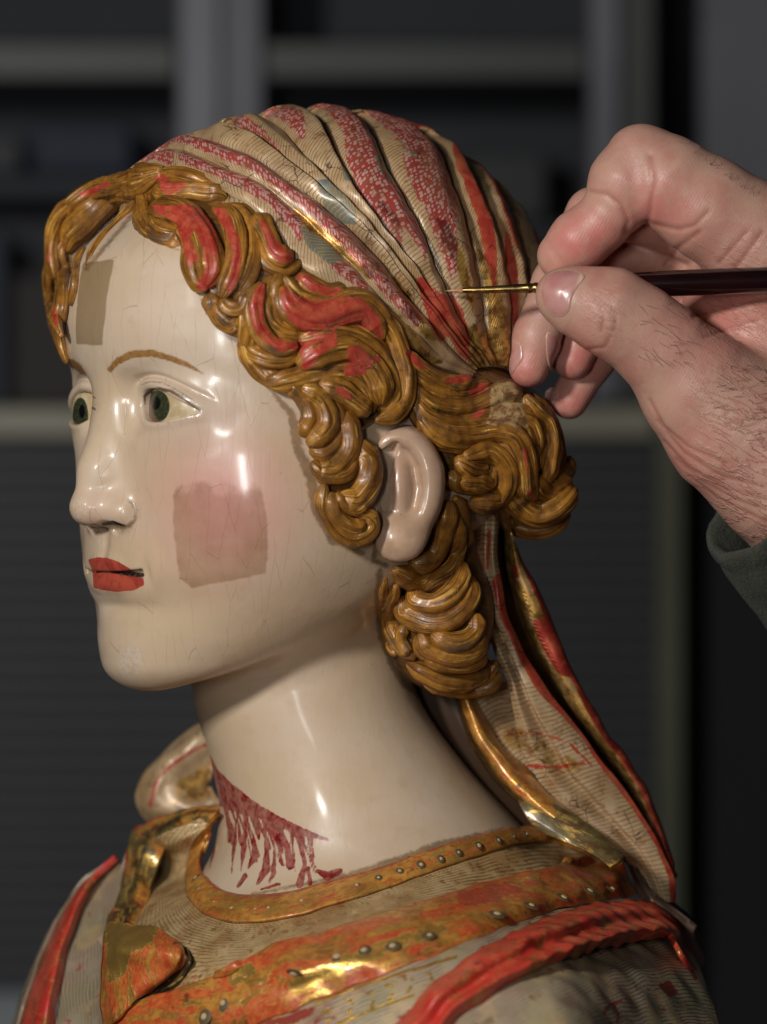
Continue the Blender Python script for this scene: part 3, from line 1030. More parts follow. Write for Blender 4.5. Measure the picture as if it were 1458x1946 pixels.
# ------------------------------------------------------------------ headscarf: folds running to the knot at the nape
VC = (-30, 0, 170)
VR = np.array([490.0, 366.0, 412.0])
_c = [
    ('h', [(205, 352), (228, 333), (262, 322), (300, 318), (345, 332), (400, 350), (440, 376), (480, 402), (522, 450), (562, 503), (612, 536), (665, 566), (720, 610), (770, 655), (830, 695), (890, 716)], 4),
    ('r', [(208, 342), (240, 318), (280, 302), (330, 303), (400, 330), (450, 348), (495, 372), (543, 411), (578, 455), (612, 497), (670, 535), (725, 588), (775, 640), (835, 688), (892, 712)], 15),
    ('v', [(212, 335), (245, 308), (290, 290), (340, 291), (405, 314), (455, 336), (505, 362), (560, 404), (612, 452), (660, 500), (700, 545), (750, 600), (840, 680), (895, 708)], 4),
    ('r', [(216, 328), (250, 300), (300, 278), (350, 278), (420, 300), (470, 318), (535, 358), (587, 396), (632, 438), (676, 488), (712, 528), (770, 590), (850, 672), (898, 705)], 19),
    ('v', [(250, 292), (300, 268), (341, 262), (411, 271), (477, 295), (543, 339), (609, 387), (653, 422), (702, 470), (737, 507), (770, 555), (815, 612), (860, 665), (900, 702)], -9),
    ('r', [(330, 256), (380, 246), (430, 252), (500, 275), (560, 320), (622, 375), (672, 420), (722, 475), (770, 540), (830, 610), (870, 662), (903, 700)], 12),
    ('v', [(400, 236), (424, 233), (455, 251), (499, 282), (525, 308), (578, 346), (626, 390), (660, 425), (705, 467), (745, 515), (785, 565), (840, 632), (880, 668), (906, 698)], -6),
    ('r', [(425, 226), (450, 222), (495, 243), (545, 280), (592, 325), (640, 372), (690, 425), (742, 490), (790, 555), (848, 625), (886, 670), (909, 697)], 14),
    ('v', [(470, 215), (486, 214), (530, 237), (561, 271), (585, 302), (622, 342), (660, 388), (705, 435), (752, 490), (800, 557), (855, 627), (892, 668), (912, 696)], -6),
    ('r', [(515, 203), (545, 198), (585, 227), (615, 270), (640, 320), (668, 372), (712, 425), (757, 482), (810, 552), (862, 626), (897, 666), (915, 695)], 15),
    ('v', [(560, 197), (582, 202), (612, 248), (638, 294), (664, 342), (684, 385), (715, 430), (748, 481), (790, 541), (826, 598), (872, 640), (902, 664), (919, 694)], -8),
    ('r', [(615, 188), (642, 192), (682, 255), (710, 320), (733, 366), (764, 428), (795, 482), (818, 538), (848, 600), (885, 645), (908, 666), (923, 693)], 17),
    ('v', [(650, 189), (679, 198), (710, 258), (731, 304), (758, 358), (794, 419), (818, 481), (846, 541), (872, 600), (898, 648), (914, 668), (928, 693)], -6),
    ('r', [(690, 192), (722, 203), (777, 258), (813, 318), (832, 378), (850, 436), (868, 490), (886, 548), (896, 610), (910, 655), (934, 693)], 17),
    ('v', [(716, 198), (745, 208), (790, 240), (831, 286), (860, 340), (881, 392), (897, 455), (912, 510), (922, 570), (930, 640), (942, 693)], -12),
    ('r', [(752, 208), (788, 228), (835, 275), (880, 334), (910, 402), (930, 468), (944, 535), (950, 600), (952, 652), (954, 694)], 17),
    ('v', [(780, 217), (815, 246), (866, 300), (912, 366), (938, 428), (957, 490), (967, 550), (971, 610), (968, 655), (966, 696)], -10),
    ('r', [(808, 231), (845, 258), (898, 318), (938, 386), (963, 450), (980, 518), (988, 590), (984, 650), (977, 697)], 15),
    ('v', [(830, 243), (880, 282), (930, 338), (966, 400), (988, 458), (1003, 525), (1006, 590), (998, 650), (988, 699)], -9),
    ('r', [(860, 255), (910, 300), (958, 356), (992, 418), (1010, 475), (1022, 535), (1022, 600), (1010, 655), (996, 701)], 13),
    ('v', [(885, 275), (935, 320), (980, 378), (1010, 430), (1028, 490), (1036, 545), (1034, 605), (1020, 660), (1004, 703)], -6),
    ('r', [(915, 290), (962, 336), (1002, 392), (1030, 452), (1042, 505), (1048, 560), (1044, 620), (1028, 670), (1012, 706)], 10),
]
NS, NX = 300, 11


def sph_frame(P):
    """position on the unit sphere of the scarf ellipsoid"""
    q = (to_flu(P) - np.array(VC)) / VR
    return q / np.sqrt((q * q).sum(1))[:, None]


def on_veil(q, lift):
    """unit-sphere point back to the working space, lifted along the ellipsoid normal"""
    p = q * VR
    n = q / VR
    n /= np.sqrt((n * n).sum(-1))[..., None]
    p = p + n * np.asarray(lift)[..., None] + np.array(VC)
    return np.stack([HX - CA * p[..., 0] + SA * p[..., 1], -SA * p[..., 0] - CA * p[..., 1], CY - (p[..., 2] + 198) / 1.032], -1)


FAR_KNOT = np.array([-.45, -.88, -.10]); FAR_KNOT /= np.linalg.norm(FAR_KNOT)
rows = []
for i, (k, pts, lift) in enumerate(_c):
    a = np.array(pts, float)
    P, _ = march(veil_base, a[:, 0], a[:, 1])
    q = sph_frame(P)
    # carry the fold over the top, beyond what the picture shows
    om = math.acos(np.clip(q[0] @ FAR_KNOT, -1, 1))
    ext = [(math.sin((1 - w) * om) * q[0] + math.sin(w * om) * FAR_KNOT) / math.sin(om) for w in (.97, .72, .48, .24)]
    q = np.vstack([ext, q])
    s = spline(q, NS)
    rows.append(s / np.sqrt((s * s).sum(1))[:, None])
grid, lifts, kap = [], [], []
for i in range(len(rows) - 1):
    for j in range(NX if i < len(rows) - 2 else NX + 1):
        t = j / NX
        q = rows[i] * (1 - t) + rows[i + 1] * t
        q /= np.sqrt((q * q).sum(1))[:, None]
        la, lb = [q * (1.1 if q > 0 else 2.2) for q in (_c[i][2], _c[i + 1][2])]
        if _c[i][0] == 'r':
            w = math.sqrt(max(0, 1 - t * t))        # round on the ridge, sharp in the valley
            w = .75 * w + .25 * (1 - t)
            h = lb + (la - lb) * w
        else:
            w = math.sqrt(max(0, 1 - (1 - t) ** 2))
            w = .75 * w + .25 * t
            h = la + (lb - la) * w
        sv = np.linspace(0, 1, NS)
        tap = np.clip((1 - sv) / .12, .35, 1)
        grid.append(q); lifts.append(h * tap + 3); kap.append(np.full(NS, i + t))
G = np.array(grid); Lf = np.array(lifts)
nr = len(G)
V = on_veil(G, Lf)
# the carver's hand: no fold is quite even
Vf = V.reshape(-1, 3)
nz = vnoise(Vf, 150, 3) * 4.0 + vnoise(Vf, 60, 5) * 2.6
V = on_veil(G, Lf + nz.reshape(nr, NS))
ds = np.sqrt((np.diff(V, axis=1) ** 2).sum(2)); sx = np.c_[np.zeros(nr), np.cumsum(ds, 1)]
dt = np.sqrt((np.diff(V, axis=0) ** 2).sum(2)); tx = np.r_[np.zeros((1, NS)), np.cumsum(dt, 0)]
for i in range(1, len(_c), 2):      # measure across each fold from its ridge
    a, b = max(0, (i - 1) * NX), min(nr, (i + 1) * NX)
    tx[a:b] -= tx[min(i * NX, nr - 1)].copy() - i * 1000.0
Vf = V.reshape(-1, 3)
px, py = to_pix(Vf)
K = np.array(kap).ravel()
at = {'red': np.zeros(len(Vf)), 'dots': np.zeros(len(Vf)), 'blue': np.zeros(len(Vf)), 'gold': np.zeros(len(Vf))}


def band(name, kc, hw, path, x0, x1):
    """stripe on one fold between two picture columns (x grows from the front to the knot)"""
    m = np.clip(.5 + (hw - np.abs(K - kc)) * 2.2, 0, 1)
    m *= np.clip((px - x0) / 14 + .5, 0, 1) * np.clip((x1 - px) / 14 + .5, 0, 1)
    at[name] = np.maximum(at[name], m)


def patch(name, poly, w=7):
    at[name] = np.maximum(at[name], soft(poly_sd(px, py, poly), w))


band('dots', 1, .85, 0, 265, 330); band('dots', 3.1, .75, 0, 268, 800); band('dots', 1.2, .55, 0, 498, 575); band('dots', 1.2, .5, 0, 628, 700)
band('dots', 1.0, .5, 0, 340, 500)
band('red', 5.9, .3, 0, 430, 520); band('dots', 6.2, .45, 0, 440, 535)
band('dots', 8.5, .3, 0, 500, 580); band('dots', 9.6, .5, 0, 540, 650)
band('dots', 10.9, .45, 0, 590, 668); band('dots', 11.1, .95, 0, 655, 765); band('dots', 11.6, .4, 0, 610, 660); band('dots', 10.6, .5, 0, 660, 700); band('dots', 11.4, .6, 0, 740, 812)
band('dots', 12.8, .4, 0, 690, 770); band('dots', 12.95, .65, 0, 760, 845); band('red', 13.8, .35, 0, 700, 760); band('dots', 13, .7, 0, 820, 868)
band('red', 15.3, .4, 0, 770, 935); band('red', 14.7, .3, 0, 860, 945)
band('red', 17.2, .35, 0, 880, 985); band('red', 19.3, .4, 0, 950, 1040); band('red', 20.9, .5, 0, 930, 1100); band('red', 16.4, .3, 0, 960, 985)
patch('red', [(790, 528), (806, 525), (822, 545), (840, 560), (862, 560), (880, 590), (893, 640), (895, 690), (872, 672), (852, 640), (836, 652), (815, 610)], 6)
patch('red', [(700, 182), (745, 200), (790, 240), (842, 290), (838, 310), (790, 268), (735, 225), (690, 195)], 6)
for nm in ('dots',):
    at[nm] *= 1 - .95 * soft(poly_sd(px, py, [(790, 528), (806, 525), (822, 548), (850, 552), (880, 590), (900, 690), (872, 672), (830, 655)]), 6)
patch('blue', [(600, 342), (622, 338), (655, 372), (676, 402), (676, 428), (650, 425), (618, 395)]); patch('blue', [(568, 432), (600, 428), (650, 478), (655, 500), (628, 505), (585, 470)])
patch('blue', [(702, 288), (728, 290), (756, 345), (742, 352), (718, 325)]); patch('blue', [(755, 262), (790, 286), (800, 302), (775, 296)]); patch('blue', [(648, 318), (664, 322), (668, 345), (655, 342)])
at['dots'] *= 1 - at['blue'] * .6
patch('gold', [(830, 415), (850, 420), (880, 480), (902, 560), (905, 600), (888, 570), (862, 500), (838, 450)], 12); patch('gold', [(905, 470), (935, 500), (965, 600), (972, 690), (935, 690), (925, 600)], 20)
patch('gold', [(742, 520), (770, 545), (800, 600), (835, 650), (810, 640), (770, 590)], 14); patch('gold', [(715, 380), (745, 395), (760, 430), (738, 425)], 12)
patch('gold', [(690, 560), (745, 590), (840, 690), (800, 690), (735, 620)], 16); patch('gold', [(880, 620), (1000, 640), (1010, 700), (900, 700)], 22)
patch('gold', [(560, 395), (640, 445), (720, 530), (700, 530), (620, 460), (555, 412)], 9)
mesh_from('headscarf', Vf, grid_quads(nr, NS), M_SCARF, BUST, uv=np.stack([sx.ravel(), tx.ravel()], 1), attrs=at)

# the plain shell under and behind the folds
def shell(P):
    T = to_flu(P)
    return smax(ell(T, VC, VR - 8), 60 + 1.02 * np.maximum(T[:, 0], 0) - T[:, 2], 20)


V, Q = surface_nets(shell, (90, -400, 150), (1080, 430, 760), 7)
uv = np.stack([V[:, 0], V[:, 2]], 1)
mesh_from('scarf_back', V, Q, M_SCARF, BUST, uv=uv)
# ------------------------------------------------------------------ hair: carved and gilded locks
HAIR_POLY = spline([(305, 340), (278, 375), (272, 410), (292, 455), (345, 470), (362, 520), (385, 560), (402, 592), (425, 618), (466, 640), (474, 680), (502, 716), (545, 755), (568, 790),
                    (580, 850), (604, 900), (616, 960), (648, 1010), (690, 1026), (705, 990), (694, 900), (690, 830), (735, 800), (780, 795), (815, 830), (850, 900), (880, 930), (960, 900),
                    (1010, 800), (970, 700), (880, 690), (760, 620), (640, 510), (530, 420), (430, 335), (340, 318)], 110, True)[:-1]


def hair_mass(P):
    X, D, Y = P[:, 0], P[:, 1], P[:, 2]
    px, py = to_pix(P)
    d = np.full(len(P), 400.0)
    near = D < 60
    if near.any():
        Q = P[near]
        hp = poly_sd(px[near], py[near], HAIR_POLY)
        d[near] = smax(head_base(Q) - 15, hp + 5, 18)
    bun = smin(ell(P, (938, -20, 845), (122, 170, 132)), ell(P, (1022, 0, 935), (62, 90, 66)), 50)
    bun = smin(bun, ell(P, (870, -120, 770), (110, 90, 80)), 60)
    far = smin(ell(P, (172, 120, 495), (76, 130, 150)), ell(P, (225, 90, 395), (105, 130, 56)), 40)
    bun = smin(bun, smax(far, -(D - 10), 20), 4)
    nape = ell(P, (834, -60, 1170), (104, 146, 142))
    nape = smin(nape, ell(P, (858, -60, 1010), (46, 110, 110)), 40)
    return smin(smin(d, bun, 14), nape, 10)


def lay_base(P):
    """what the locks are laid on"""
    return smin(head_base(P), hair_mass(P), 6)


def lay_far(P):
    return smin(head_base(P), smin(ell(P, (172, 120, 495), (76, 130, 150)), ell(P, (225, 90, 395), (105, 130, 56)), 40), 8)


def Zf(x0, y0, k):
    return lambda pts: [(x0 + k * x, y0 + k * y) for x, y in pts]


Z1 = Zf(80, 300, .2743); Z2 = Zf(370, 370, .288); Z3 = Zf(540, 680, .2263); Z4 = Zf(750, 600, .2469); Z5 = Zf(680, 940, .2107)
LOCKS = [  # zoom, points, half width, extra lift, (start taper, end taper)
    # far side of the parting
    (None, [(310, 326), (268, 345), (222, 368), (178, 398), (140, 440), (126, 478)], 27, 12, 2),
    (None, [(275, 333), (232, 345), (185, 360), (145, 382), (122, 415)], 17, 24, 2),
    (None, [(150, 376), (118, 402), (102, 440), (98, 490), (104, 530)], 15, 26, 2),
    (None, [(128, 440), (112, 480), (120, 530), (118, 580), (108, 620)], 17, 14, 2),
    (None, [(102, 470), (92, 520), (96, 570), (106, 610), (118, 640)], 13, 22, 2),
    (None, [(100, 560), (100, 600), (112, 640), (126, 690)], 13, 8, 1),
    (None, [(262, 378), (225, 420), (188, 460), (165, 505)], 9, 2, 2),
    (None, [(160, 470), (146, 500), (142, 540), (134, 580)], 9, 6, 2),
    # near side, front
    (Z1, [(760, 190), (860, 130), (1000, 130), (1120, 170), (1240, 250)], 15, 2, 2),
    (Z1, [(790, 230), (900, 235), (1040, 230), (1180, 250), (1280, 290)], 22, 8, 2),
    (Z1, [(790, 130), (720, 230), (700, 370), (735, 480), (810, 560)], 19, 4, 1),
    (Z1, [(740, 440), (830, 520), (930, 570), (1000, 600)], 22, 0, 2),
    (Z1, [(760, 350), (880, 365), (1000, 410), (1085, 510), (1140, 640), (1165, 780), (1130, 890)], 25, 14, 2),
    (Z1, [(950, 480), (1020, 600), (1030, 750), (1080, 870), (1150, 900)], 15, 10, 2),
    (Z1, [(1190, 340), (1290, 400), (1345, 530), (1350, 690), (1310, 830), (1240, 970)], 19, 14, 2),
    (Z2, [(200, 80), (320, 160), (380, 300), (370, 450), (330, 560), (255, 690)], 21, 4, 2),
    (Z2, [(100, 650), (150, 780), (240, 855), (330, 860)], 20, 4, 2),
    (Z2, [(170, 690), (230, 750), (310, 745), (345, 650)], 14, 10, 2),
    (Z2, [(410, 130), (480, 270), (540, 390), (650, 420)], 19, 16, 2),
    (Z2, [(380, 180), (430, 340), (490, 450), (600, 490), (700, 440)], 15, 4, 2),
    (Z2, [(450, 580), (400, 700), (400, 830), (450, 930), (540, 1005), (680, 990)], 17, 14, 2),
    (Z2, [(345, 640), (335, 850), (370, 1000), (460, 1080), (600, 1085), (690, 1030)], 17, 4, 2),
    (Z2, [(335, 900), (350, 1050), (430, 1160), (560, 1215), (720, 1180)], 17, 0, 2),
    (Z2, [(510, 540), (480, 700), (500, 820), (580, 900), (720, 930)], 16, 4, 2),
    (Z2, [(560, 520), (530, 650), (570, 770), (680, 880)], 12, 8, 2),
    (Z2, [(580, 610), (620, 730), (730, 800), (860, 800), (990, 750), (1100, 745), (1200, 840), (1245, 950)], 29, 16, 2),
    (Z2, [(680, 530), (760, 600), (870, 645), (1000, 625)], 16, 10, 2),
    (Z2, [(590, 540), (690, 650), (830, 700), (980, 670)], 10, 12, 2),
    (Z2, [(1080, 710), (1200, 790), (1300, 900), (1350, 1050), (1385, 1200), (1370, 1350), (1290, 1460), (1190, 1490)], 19, 16, 2),
    (Z2, [(690, 960), (860, 920), (1040, 950), (1180, 1050), (1270, 1200), (1285, 1340), (1230, 1440)], 26, 12, 2),
    (Z2, [(690, 1140), (760, 1090), (870, 1040), (1000, 1020), (1120, 1100), (1200, 1230), (1230, 1390)], 26, 22, 2),
    (Z2, [(470, 1230), (620, 1230), (800, 1180), (950, 1150), (1080, 1210), (1150, 1330), (1165, 1440)], 21, 14, 2),
    (Z2, [(820, 1250), (950, 1290), (1060, 1370), (1150, 1450)], 19, 24, 2),
    # ringlet in front of the ear
    (Z3, [(0, 215), (120, 280), (195, 390), (220, 510), (180, 600), (130, 605)], 17, 12, 2),
    (Z3, [(140, 250), (275, 310), (345, 420), (370, 550), (310, 650), (200, 730)], 21, 20, 2),
    (Z3, [(270, 290), (420, 440), (450, 580), (420, 710), (330, 790), (215, 780)], 19, 12, 2),
    (Z3, [(500, 450), (540, 600), (555, 760), (490, 880), (380, 960), (245, 900)], 22, 16, 2),
    (Z3, [(235, 870), (310, 960), (410, 1000), (530, 965), (620, 850)], 14, 18, 2),
    (Z3, [(640, 690), (690, 850), (700, 1000), (670, 1130), (580, 1210), (460, 1170)], 26, 18, 2),
    (Z3, [(430, 1140), (490, 1230), (600, 1275), (690, 1210)], 12, 22, 2),
    (Z3, [(340, 1060), (325, 1200), (365, 1330), (450, 1450), (560, 1515), (680, 1490), (735, 1400), (700, 1320), (610, 1320)], 16, 18, 2),
    (Z3, [(400, 1130), (405, 1260), (470, 1360), (590, 1415), (680, 1380)], 15, 22, 2),
    # sweeping back over the ear to the bun
    (Z4, [(60, 260), (150, 360), (260, 440), (390, 500), (510, 520), (590, 470)], 13, 16, 2),
    (Z4, [(80, 360), (180, 490), (300, 560), (450, 590), (600, 570), (730, 520)], 17, 8, 2),
    (Z4, [(100, 480), (170, 600), (290, 690), (430, 715), (600, 690), (800, 620), (970, 600)], 24, 8, 2),
    (Z4, [(130, 620), (215, 750), (340, 825), (500, 840), (700, 800), (900, 780), (1010, 830), (1060, 950), (1080, 1110)], 27, 8, 2),
    (Z4, [(200, 770), (300, 885), (430, 935), (600, 920), (760, 880), (890, 920), (960, 1030), (990, 1150), (1000, 1290), (1070, 1420)], 26, 14, 2),
    (Z4, [(350, 955), (450, 1000), (560, 1010), (680, 975), (790, 950)], 13, 6, 2),
    (Z4, [(540, 1090), (690, 1040), (810, 1080), (870, 1180), (870, 1290), (800, 1400), (690, 1445), (580, 1445)], 19, 20, 2),
    (Z4, [(700, 1110), (745, 1200), (720, 1290), (630, 1290), (490, 1280)], 16, 12, 2),
    (Z4, [(470, 1110), (590, 1180), (690, 1160)], 20, 10, 2),
    (Z4, [(440, 1190), (470, 1300), (590, 1330), (690, 1290)], 14, 8, 2),
    (Z4, [(1000, 620), (1080, 720), (1165, 810), (1205, 950), (1205, 1110), (1175, 1290)], 18, 16, 2),
    (Z4, [(1060, 600), (1160, 720), (1230, 860), (1270, 1000), (1285, 1160)], 13, 2, 2),
    (Z4, [(930, 640), (1040, 740), (1090, 880), (1110, 1040), (1090, 1200)], 17, 4, 2),
    (Z4, [(860, 1340), (950, 1445), (1080, 1515), (1200, 1495), (1300, 1420), (1375, 1320)], 24, 16, 2),
    (Z4, [(800, 1440), (890, 1570), (1030, 1640), (1190, 1620), (1340, 1510)], 23, 6, 2),
    (Z4, [(1080, 1240), (1150, 1340), (1250, 1345), (1340, 1250)], 17, 10, 2),
    (Z4, [(1150, 1250), (1250, 1260), (1340, 1180), (1350, 1080)], 14, 2, 2),
    # nape
    (Z5, [(870, 20), (930, 130), (960, 260), (975, 380), (960, 480)], 14, 10, 2),
    (Z5, [(820, 60), (790, 250), (740, 430), (650, 560), (480, 630)], 22, 16, 2),
    (Z5, [(870, 140), (895, 350), (870, 520), (800, 680), (680, 760), (500, 760), (330, 680)], 22, 14, 2),
    (Z5, [(950, 610), (930, 760), (850, 900), (700, 985), (550, 965), (470, 850)], 21, 20, 2),
    (Z5, [(1000, 740), (1000, 900), (920, 1050), (780, 1150), (620, 1150), (450, 1060), (350, 920)], 23, 14, 2),
    (Z5, [(1070, 1070), (1060, 1220), (960, 1320), (820, 1330), (670, 1250)], 19, 20, 2),
    (Z5, [(1100, 1250), (1080, 1370), (960, 1445), (780, 1450), (630, 1380), (560, 1250)], 20, 14, 2),
    (Z5, [(1130, 1390), (1080, 1490), (940, 1545), (760, 1530), (600, 1440)], 16, 12, 2),
    (Z5, [(1190, 1500), (1100, 1620), (950, 1690), (760, 1680), (580, 1600), (450, 1520)], 20, 12, 2),
    (Z5, [(1290, 1620), (1200, 1720), (1000, 1765), (800, 1750), (600, 1700)], 16, 4, 2),
    (Z5, [(1250, 1500), (1180, 1620), (1060, 1720)], 11, 16, 2),
    (Z5, [(350, 810), (290, 950), (285, 1100), (325, 1250), (420, 1400), (520, 1480)], 17, 10, 2),
    (Z5, [(250, 740), (220, 880), (215, 1030), (280, 1150)], 10, 1, 2),
    (Z5, [(420, 1180), (390, 1310), (460, 1460)], 12, 14, 2),
    (Z5, [(250, 1190), (280, 1350), (350, 1450)], 10, 4, 2),
    (Z5, [(560, 1260), (550, 1400), (640, 1480)], 10, 10, 2),
]
RED = [Z1([(760, 320), (860, 330), (1000, 318), (1100, 356), (1165, 420), (1210, 520), (1225, 660), (1215, 830), (1180, 905), (1100, 925), (1065, 890), (1130, 780), (1115, 640), (1060, 500), (1020, 560), (1090, 700), (1010, 760), (975, 600), (930, 460), (850, 400), (790, 390)]),
       Z1([(1180, 350), (1260, 335), (1310, 420), (1370, 560), (1385, 720), (1350, 870), (1300, 950), (1270, 900), (1310, 790), (1310, 620), (1270, 500), (1220, 430)]),
       Z1([(805, 172), (1010, 170), (960, 230), (870, 262), (820, 220)]), Z1([(770, 140), (830, 110), (900, 150), (840, 180)]),
       Z2([(415, 150), (480, 180), (530, 290), (600, 360), (670, 400), (640, 445), (560, 455), (500, 400), (470, 310), (445, 220)]),
       Z2([(400, 620), (450, 570), (475, 620), (455, 740), (460, 850), (510, 930), (600, 970), (720, 970), (680, 1020), (570, 1040), (470, 980), (390, 880), (355, 750)]),
       Z2([(565, 640), (600, 595), (640, 650), (760, 690), (880, 695), (1000, 670), (1090, 680), (1170, 740), (1230, 830), (1250, 950), (1210, 940), (1130, 880), (1040, 850), (940, 880), (860, 890), (760, 930), (690, 890), (600, 800), (570, 720)]),
       Z2([(660, 530), (740, 520), (820, 580), (900, 610), (990, 620), (920, 670), (840, 655), (750, 625)]),
       Z2([(690, 990), (800, 930), (930, 900), (945, 990), (830, 1060), (760, 1150), (700, 1155), (720, 1080), (680, 1040)]),
       Z2([(1010, 1000), (1080, 990), (1150, 1050), (1165, 1130), (1110, 1195), (990, 1195), (985, 1150), (1005, 1100)]), Z2([(1180, 1060), (1230, 1070), (1220, 1110), (1170, 1110)]),
       Z3([(425, 255), (480, 240), (560, 300), (580, 345), (530, 345), (460, 300)]), Z4([(75, 290), (110, 250), (170, 310), (240, 400), (215, 420), (130, 360)]),
       Z4([(390, 480), (500, 460), (580, 440), (590, 480), (520, 520), (430, 520), (380, 500)]), Z4([(570, 580), (640, 530), (720, 500), (720, 560), (650, 600), (580, 620)]),
       Z4([(580, 780), (680, 700), (720, 680), (680, 760), (620, 800)]), Z4([(970, 990), (1010, 1020), (1040, 1180), (1060, 1300), (1030, 1240), (1000, 1100)]), Z4([(1010, 1330), (1050, 1340), (1100, 1430), (1060, 1440)]),
       [(148, 368), (205, 345), (212, 352), (180, 368), (152, 376)], [(97, 590), (104, 582), (112, 615), (104, 620)], [(90, 470), (94, 468), (94, 500), (90, 500)]]
CREAM = [Z4([(740, 560), (800, 500), (900, 490), (990, 560), (1000, 640), (990, 720), (1040, 860), (940, 870), (860, 830), (780, 850), (700, 830), (740, 740), (730, 640)])]


def hair_paint(V):
    px, py = to_pix(V)
    red = np.zeros(len(V)); cream = np.zeros(len(V))
    for q in RED:
        q = np.array(q)
        m = (px > q[:, 0].min() - 10) & (px < q[:, 0].max() + 10) & (py > q[:, 1].min() - 10) & (py < q[:, 1].max() + 10)
        if m.any():
            red[m] = np.maximum(red[m], soft(poly_sd(px[m], py[m], q), 5))
    for q in CREAM:
        cream = np.maximum(cream, soft(poly_sd(px, py, q), 10))
    return {'red': red, 'cream': cream}


def lock_mesh(pts, hw, lift, seed, F, plump=False, n_s=None, n_u=32):
    a = np.array(pts, float)
    hw *= 1.03 if plump else 1.1
    P, miss = march(lambda q: F(q) - (lift * 1.25 - .34 * hw), a[:, 0], a[:, 1])
    N = normals(F, P, 6)
    c = spline(np.c_[P, N], n_s or max(24, int(len(a) * 11)))
    C, N = c[:, :3], c[:, 3:6]
    T = np.gradient(C, axis=0); T /= np.linalg.norm(T, axis=1)[:, None]
    N = N - (N * T).sum(1)[:, None] * T; N /= np.linalg.norm(N, axis=1)[:, None] + 1e-9
    B = np.cross(T, N)
    ns = len(C)
    t = np.linspace(0, 1, ns)
    prof = np.minimum(1, np.sqrt(np.clip(t / .15, 0, 1) * .86 + .14)) * np.minimum(1, np.sqrt(np.clip((1 - t) / .13, 0, 1) * .9 + .1))
    prof *= 1 + .07 * np.sin(t * 9 + seed * 2.1)
    th = np.linspace(0, 2 * PI, n_u, endpoint=False)
    rng = np.random.RandomState(seed)
    ng = 2 + (hw > 17) + (hw > 27)
    ph = rng.rand() * 6.28
    amp = .05 if plump else (.13 if hw > 15 else .09)
    tw = (rng.rand() - .5) * 1.6
    ang = th[None, :] + tw * t[:, None]
    r = 1 + amp * (1.7 * np.abs(np.cos(ng * ang + ph)) - 1) + .02 * np.cos(ng * 4.6 * ang + ph * 2)
    w = hw * prof
    X = np.cos(th)[None, :] * r * w[:, None]
    Y = np.sin(th)[None, :] * r * w[:, None] * (.95 if plump else .85)
    V = C[:, None, :] + B[:, None, :] * X[..., None] + N[:, None, :] * Y[..., None]
    s = np.r_[0, np.cumsum(np.linalg.norm(np.diff(C, axis=0), axis=1))]
    uv = np.stack([np.repeat(s[:, None], n_u, 1), np.repeat((th * hw)[None] + seed * 97, ns, 0)], -1)
    Vf = V.reshape(-1, 3)
    Vf = Vf + np.stack([vnoise(Vf, 34, 71), vnoise(Vf, 36, 72), vnoise(Vf, 32, 73)], 1) * .8
    Q = grid_quads(ns, n_u, True)
    Vf = np.vstack([Vf, C[:1] - T[:1] * 1.5, C[-1:] + T[-1:] * 1.5])
    uv = np.vstack([uv.reshape(-1, 2), [[0, seed * 97]], [[s[-1], seed * 97]]])
    k0, k1 = ns * n_u, ns * n_u + 1
    j = np.arange(n_u)
    c0 = np.stack([np.full(n_u, k0), (j + 1) % n_u, j, j], 1)
    c1 = np.stack([np.full(n_u, k1), (ns - 1) * n_u + j, (ns - 1) * n_u + (j + 1) % n_u, (ns - 1) * n_u + (j + 1) % n_u], 1)
    faces = [list(map(int, f)) for f in Q] + [[int(a_), int(b_), int(c_)] for a_, b_, c_, _ in c0] + [[int(a_), int(b_), int(c_)] for a_, b_, c_, _ in c1]
    return Vf, faces, uv


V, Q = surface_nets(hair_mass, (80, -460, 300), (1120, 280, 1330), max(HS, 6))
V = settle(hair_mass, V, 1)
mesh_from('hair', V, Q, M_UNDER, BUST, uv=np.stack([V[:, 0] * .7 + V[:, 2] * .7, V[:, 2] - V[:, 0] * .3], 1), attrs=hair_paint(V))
for i, (z, pts, hw, lift, ends) in enumerate(LOCKS):
    pl = z in (Z3, Z5)
    pts = z(pts) if z else pts
    V, F, uv = lock_mesh(pts, hw, lift, i, lay_far if z is None else lay_base, pl)
    mesh_from('hair_lock', V, F, M_HAIR, BUST, uv=uv, attrs=hair_paint(V))
# ------------------------------------------------------------------ clothing
def cloth_base(P):
    return smin(neck_sdf(P), ell(to_flu(P), (-30, 20, -1290), (430, 900, 345)), 90)


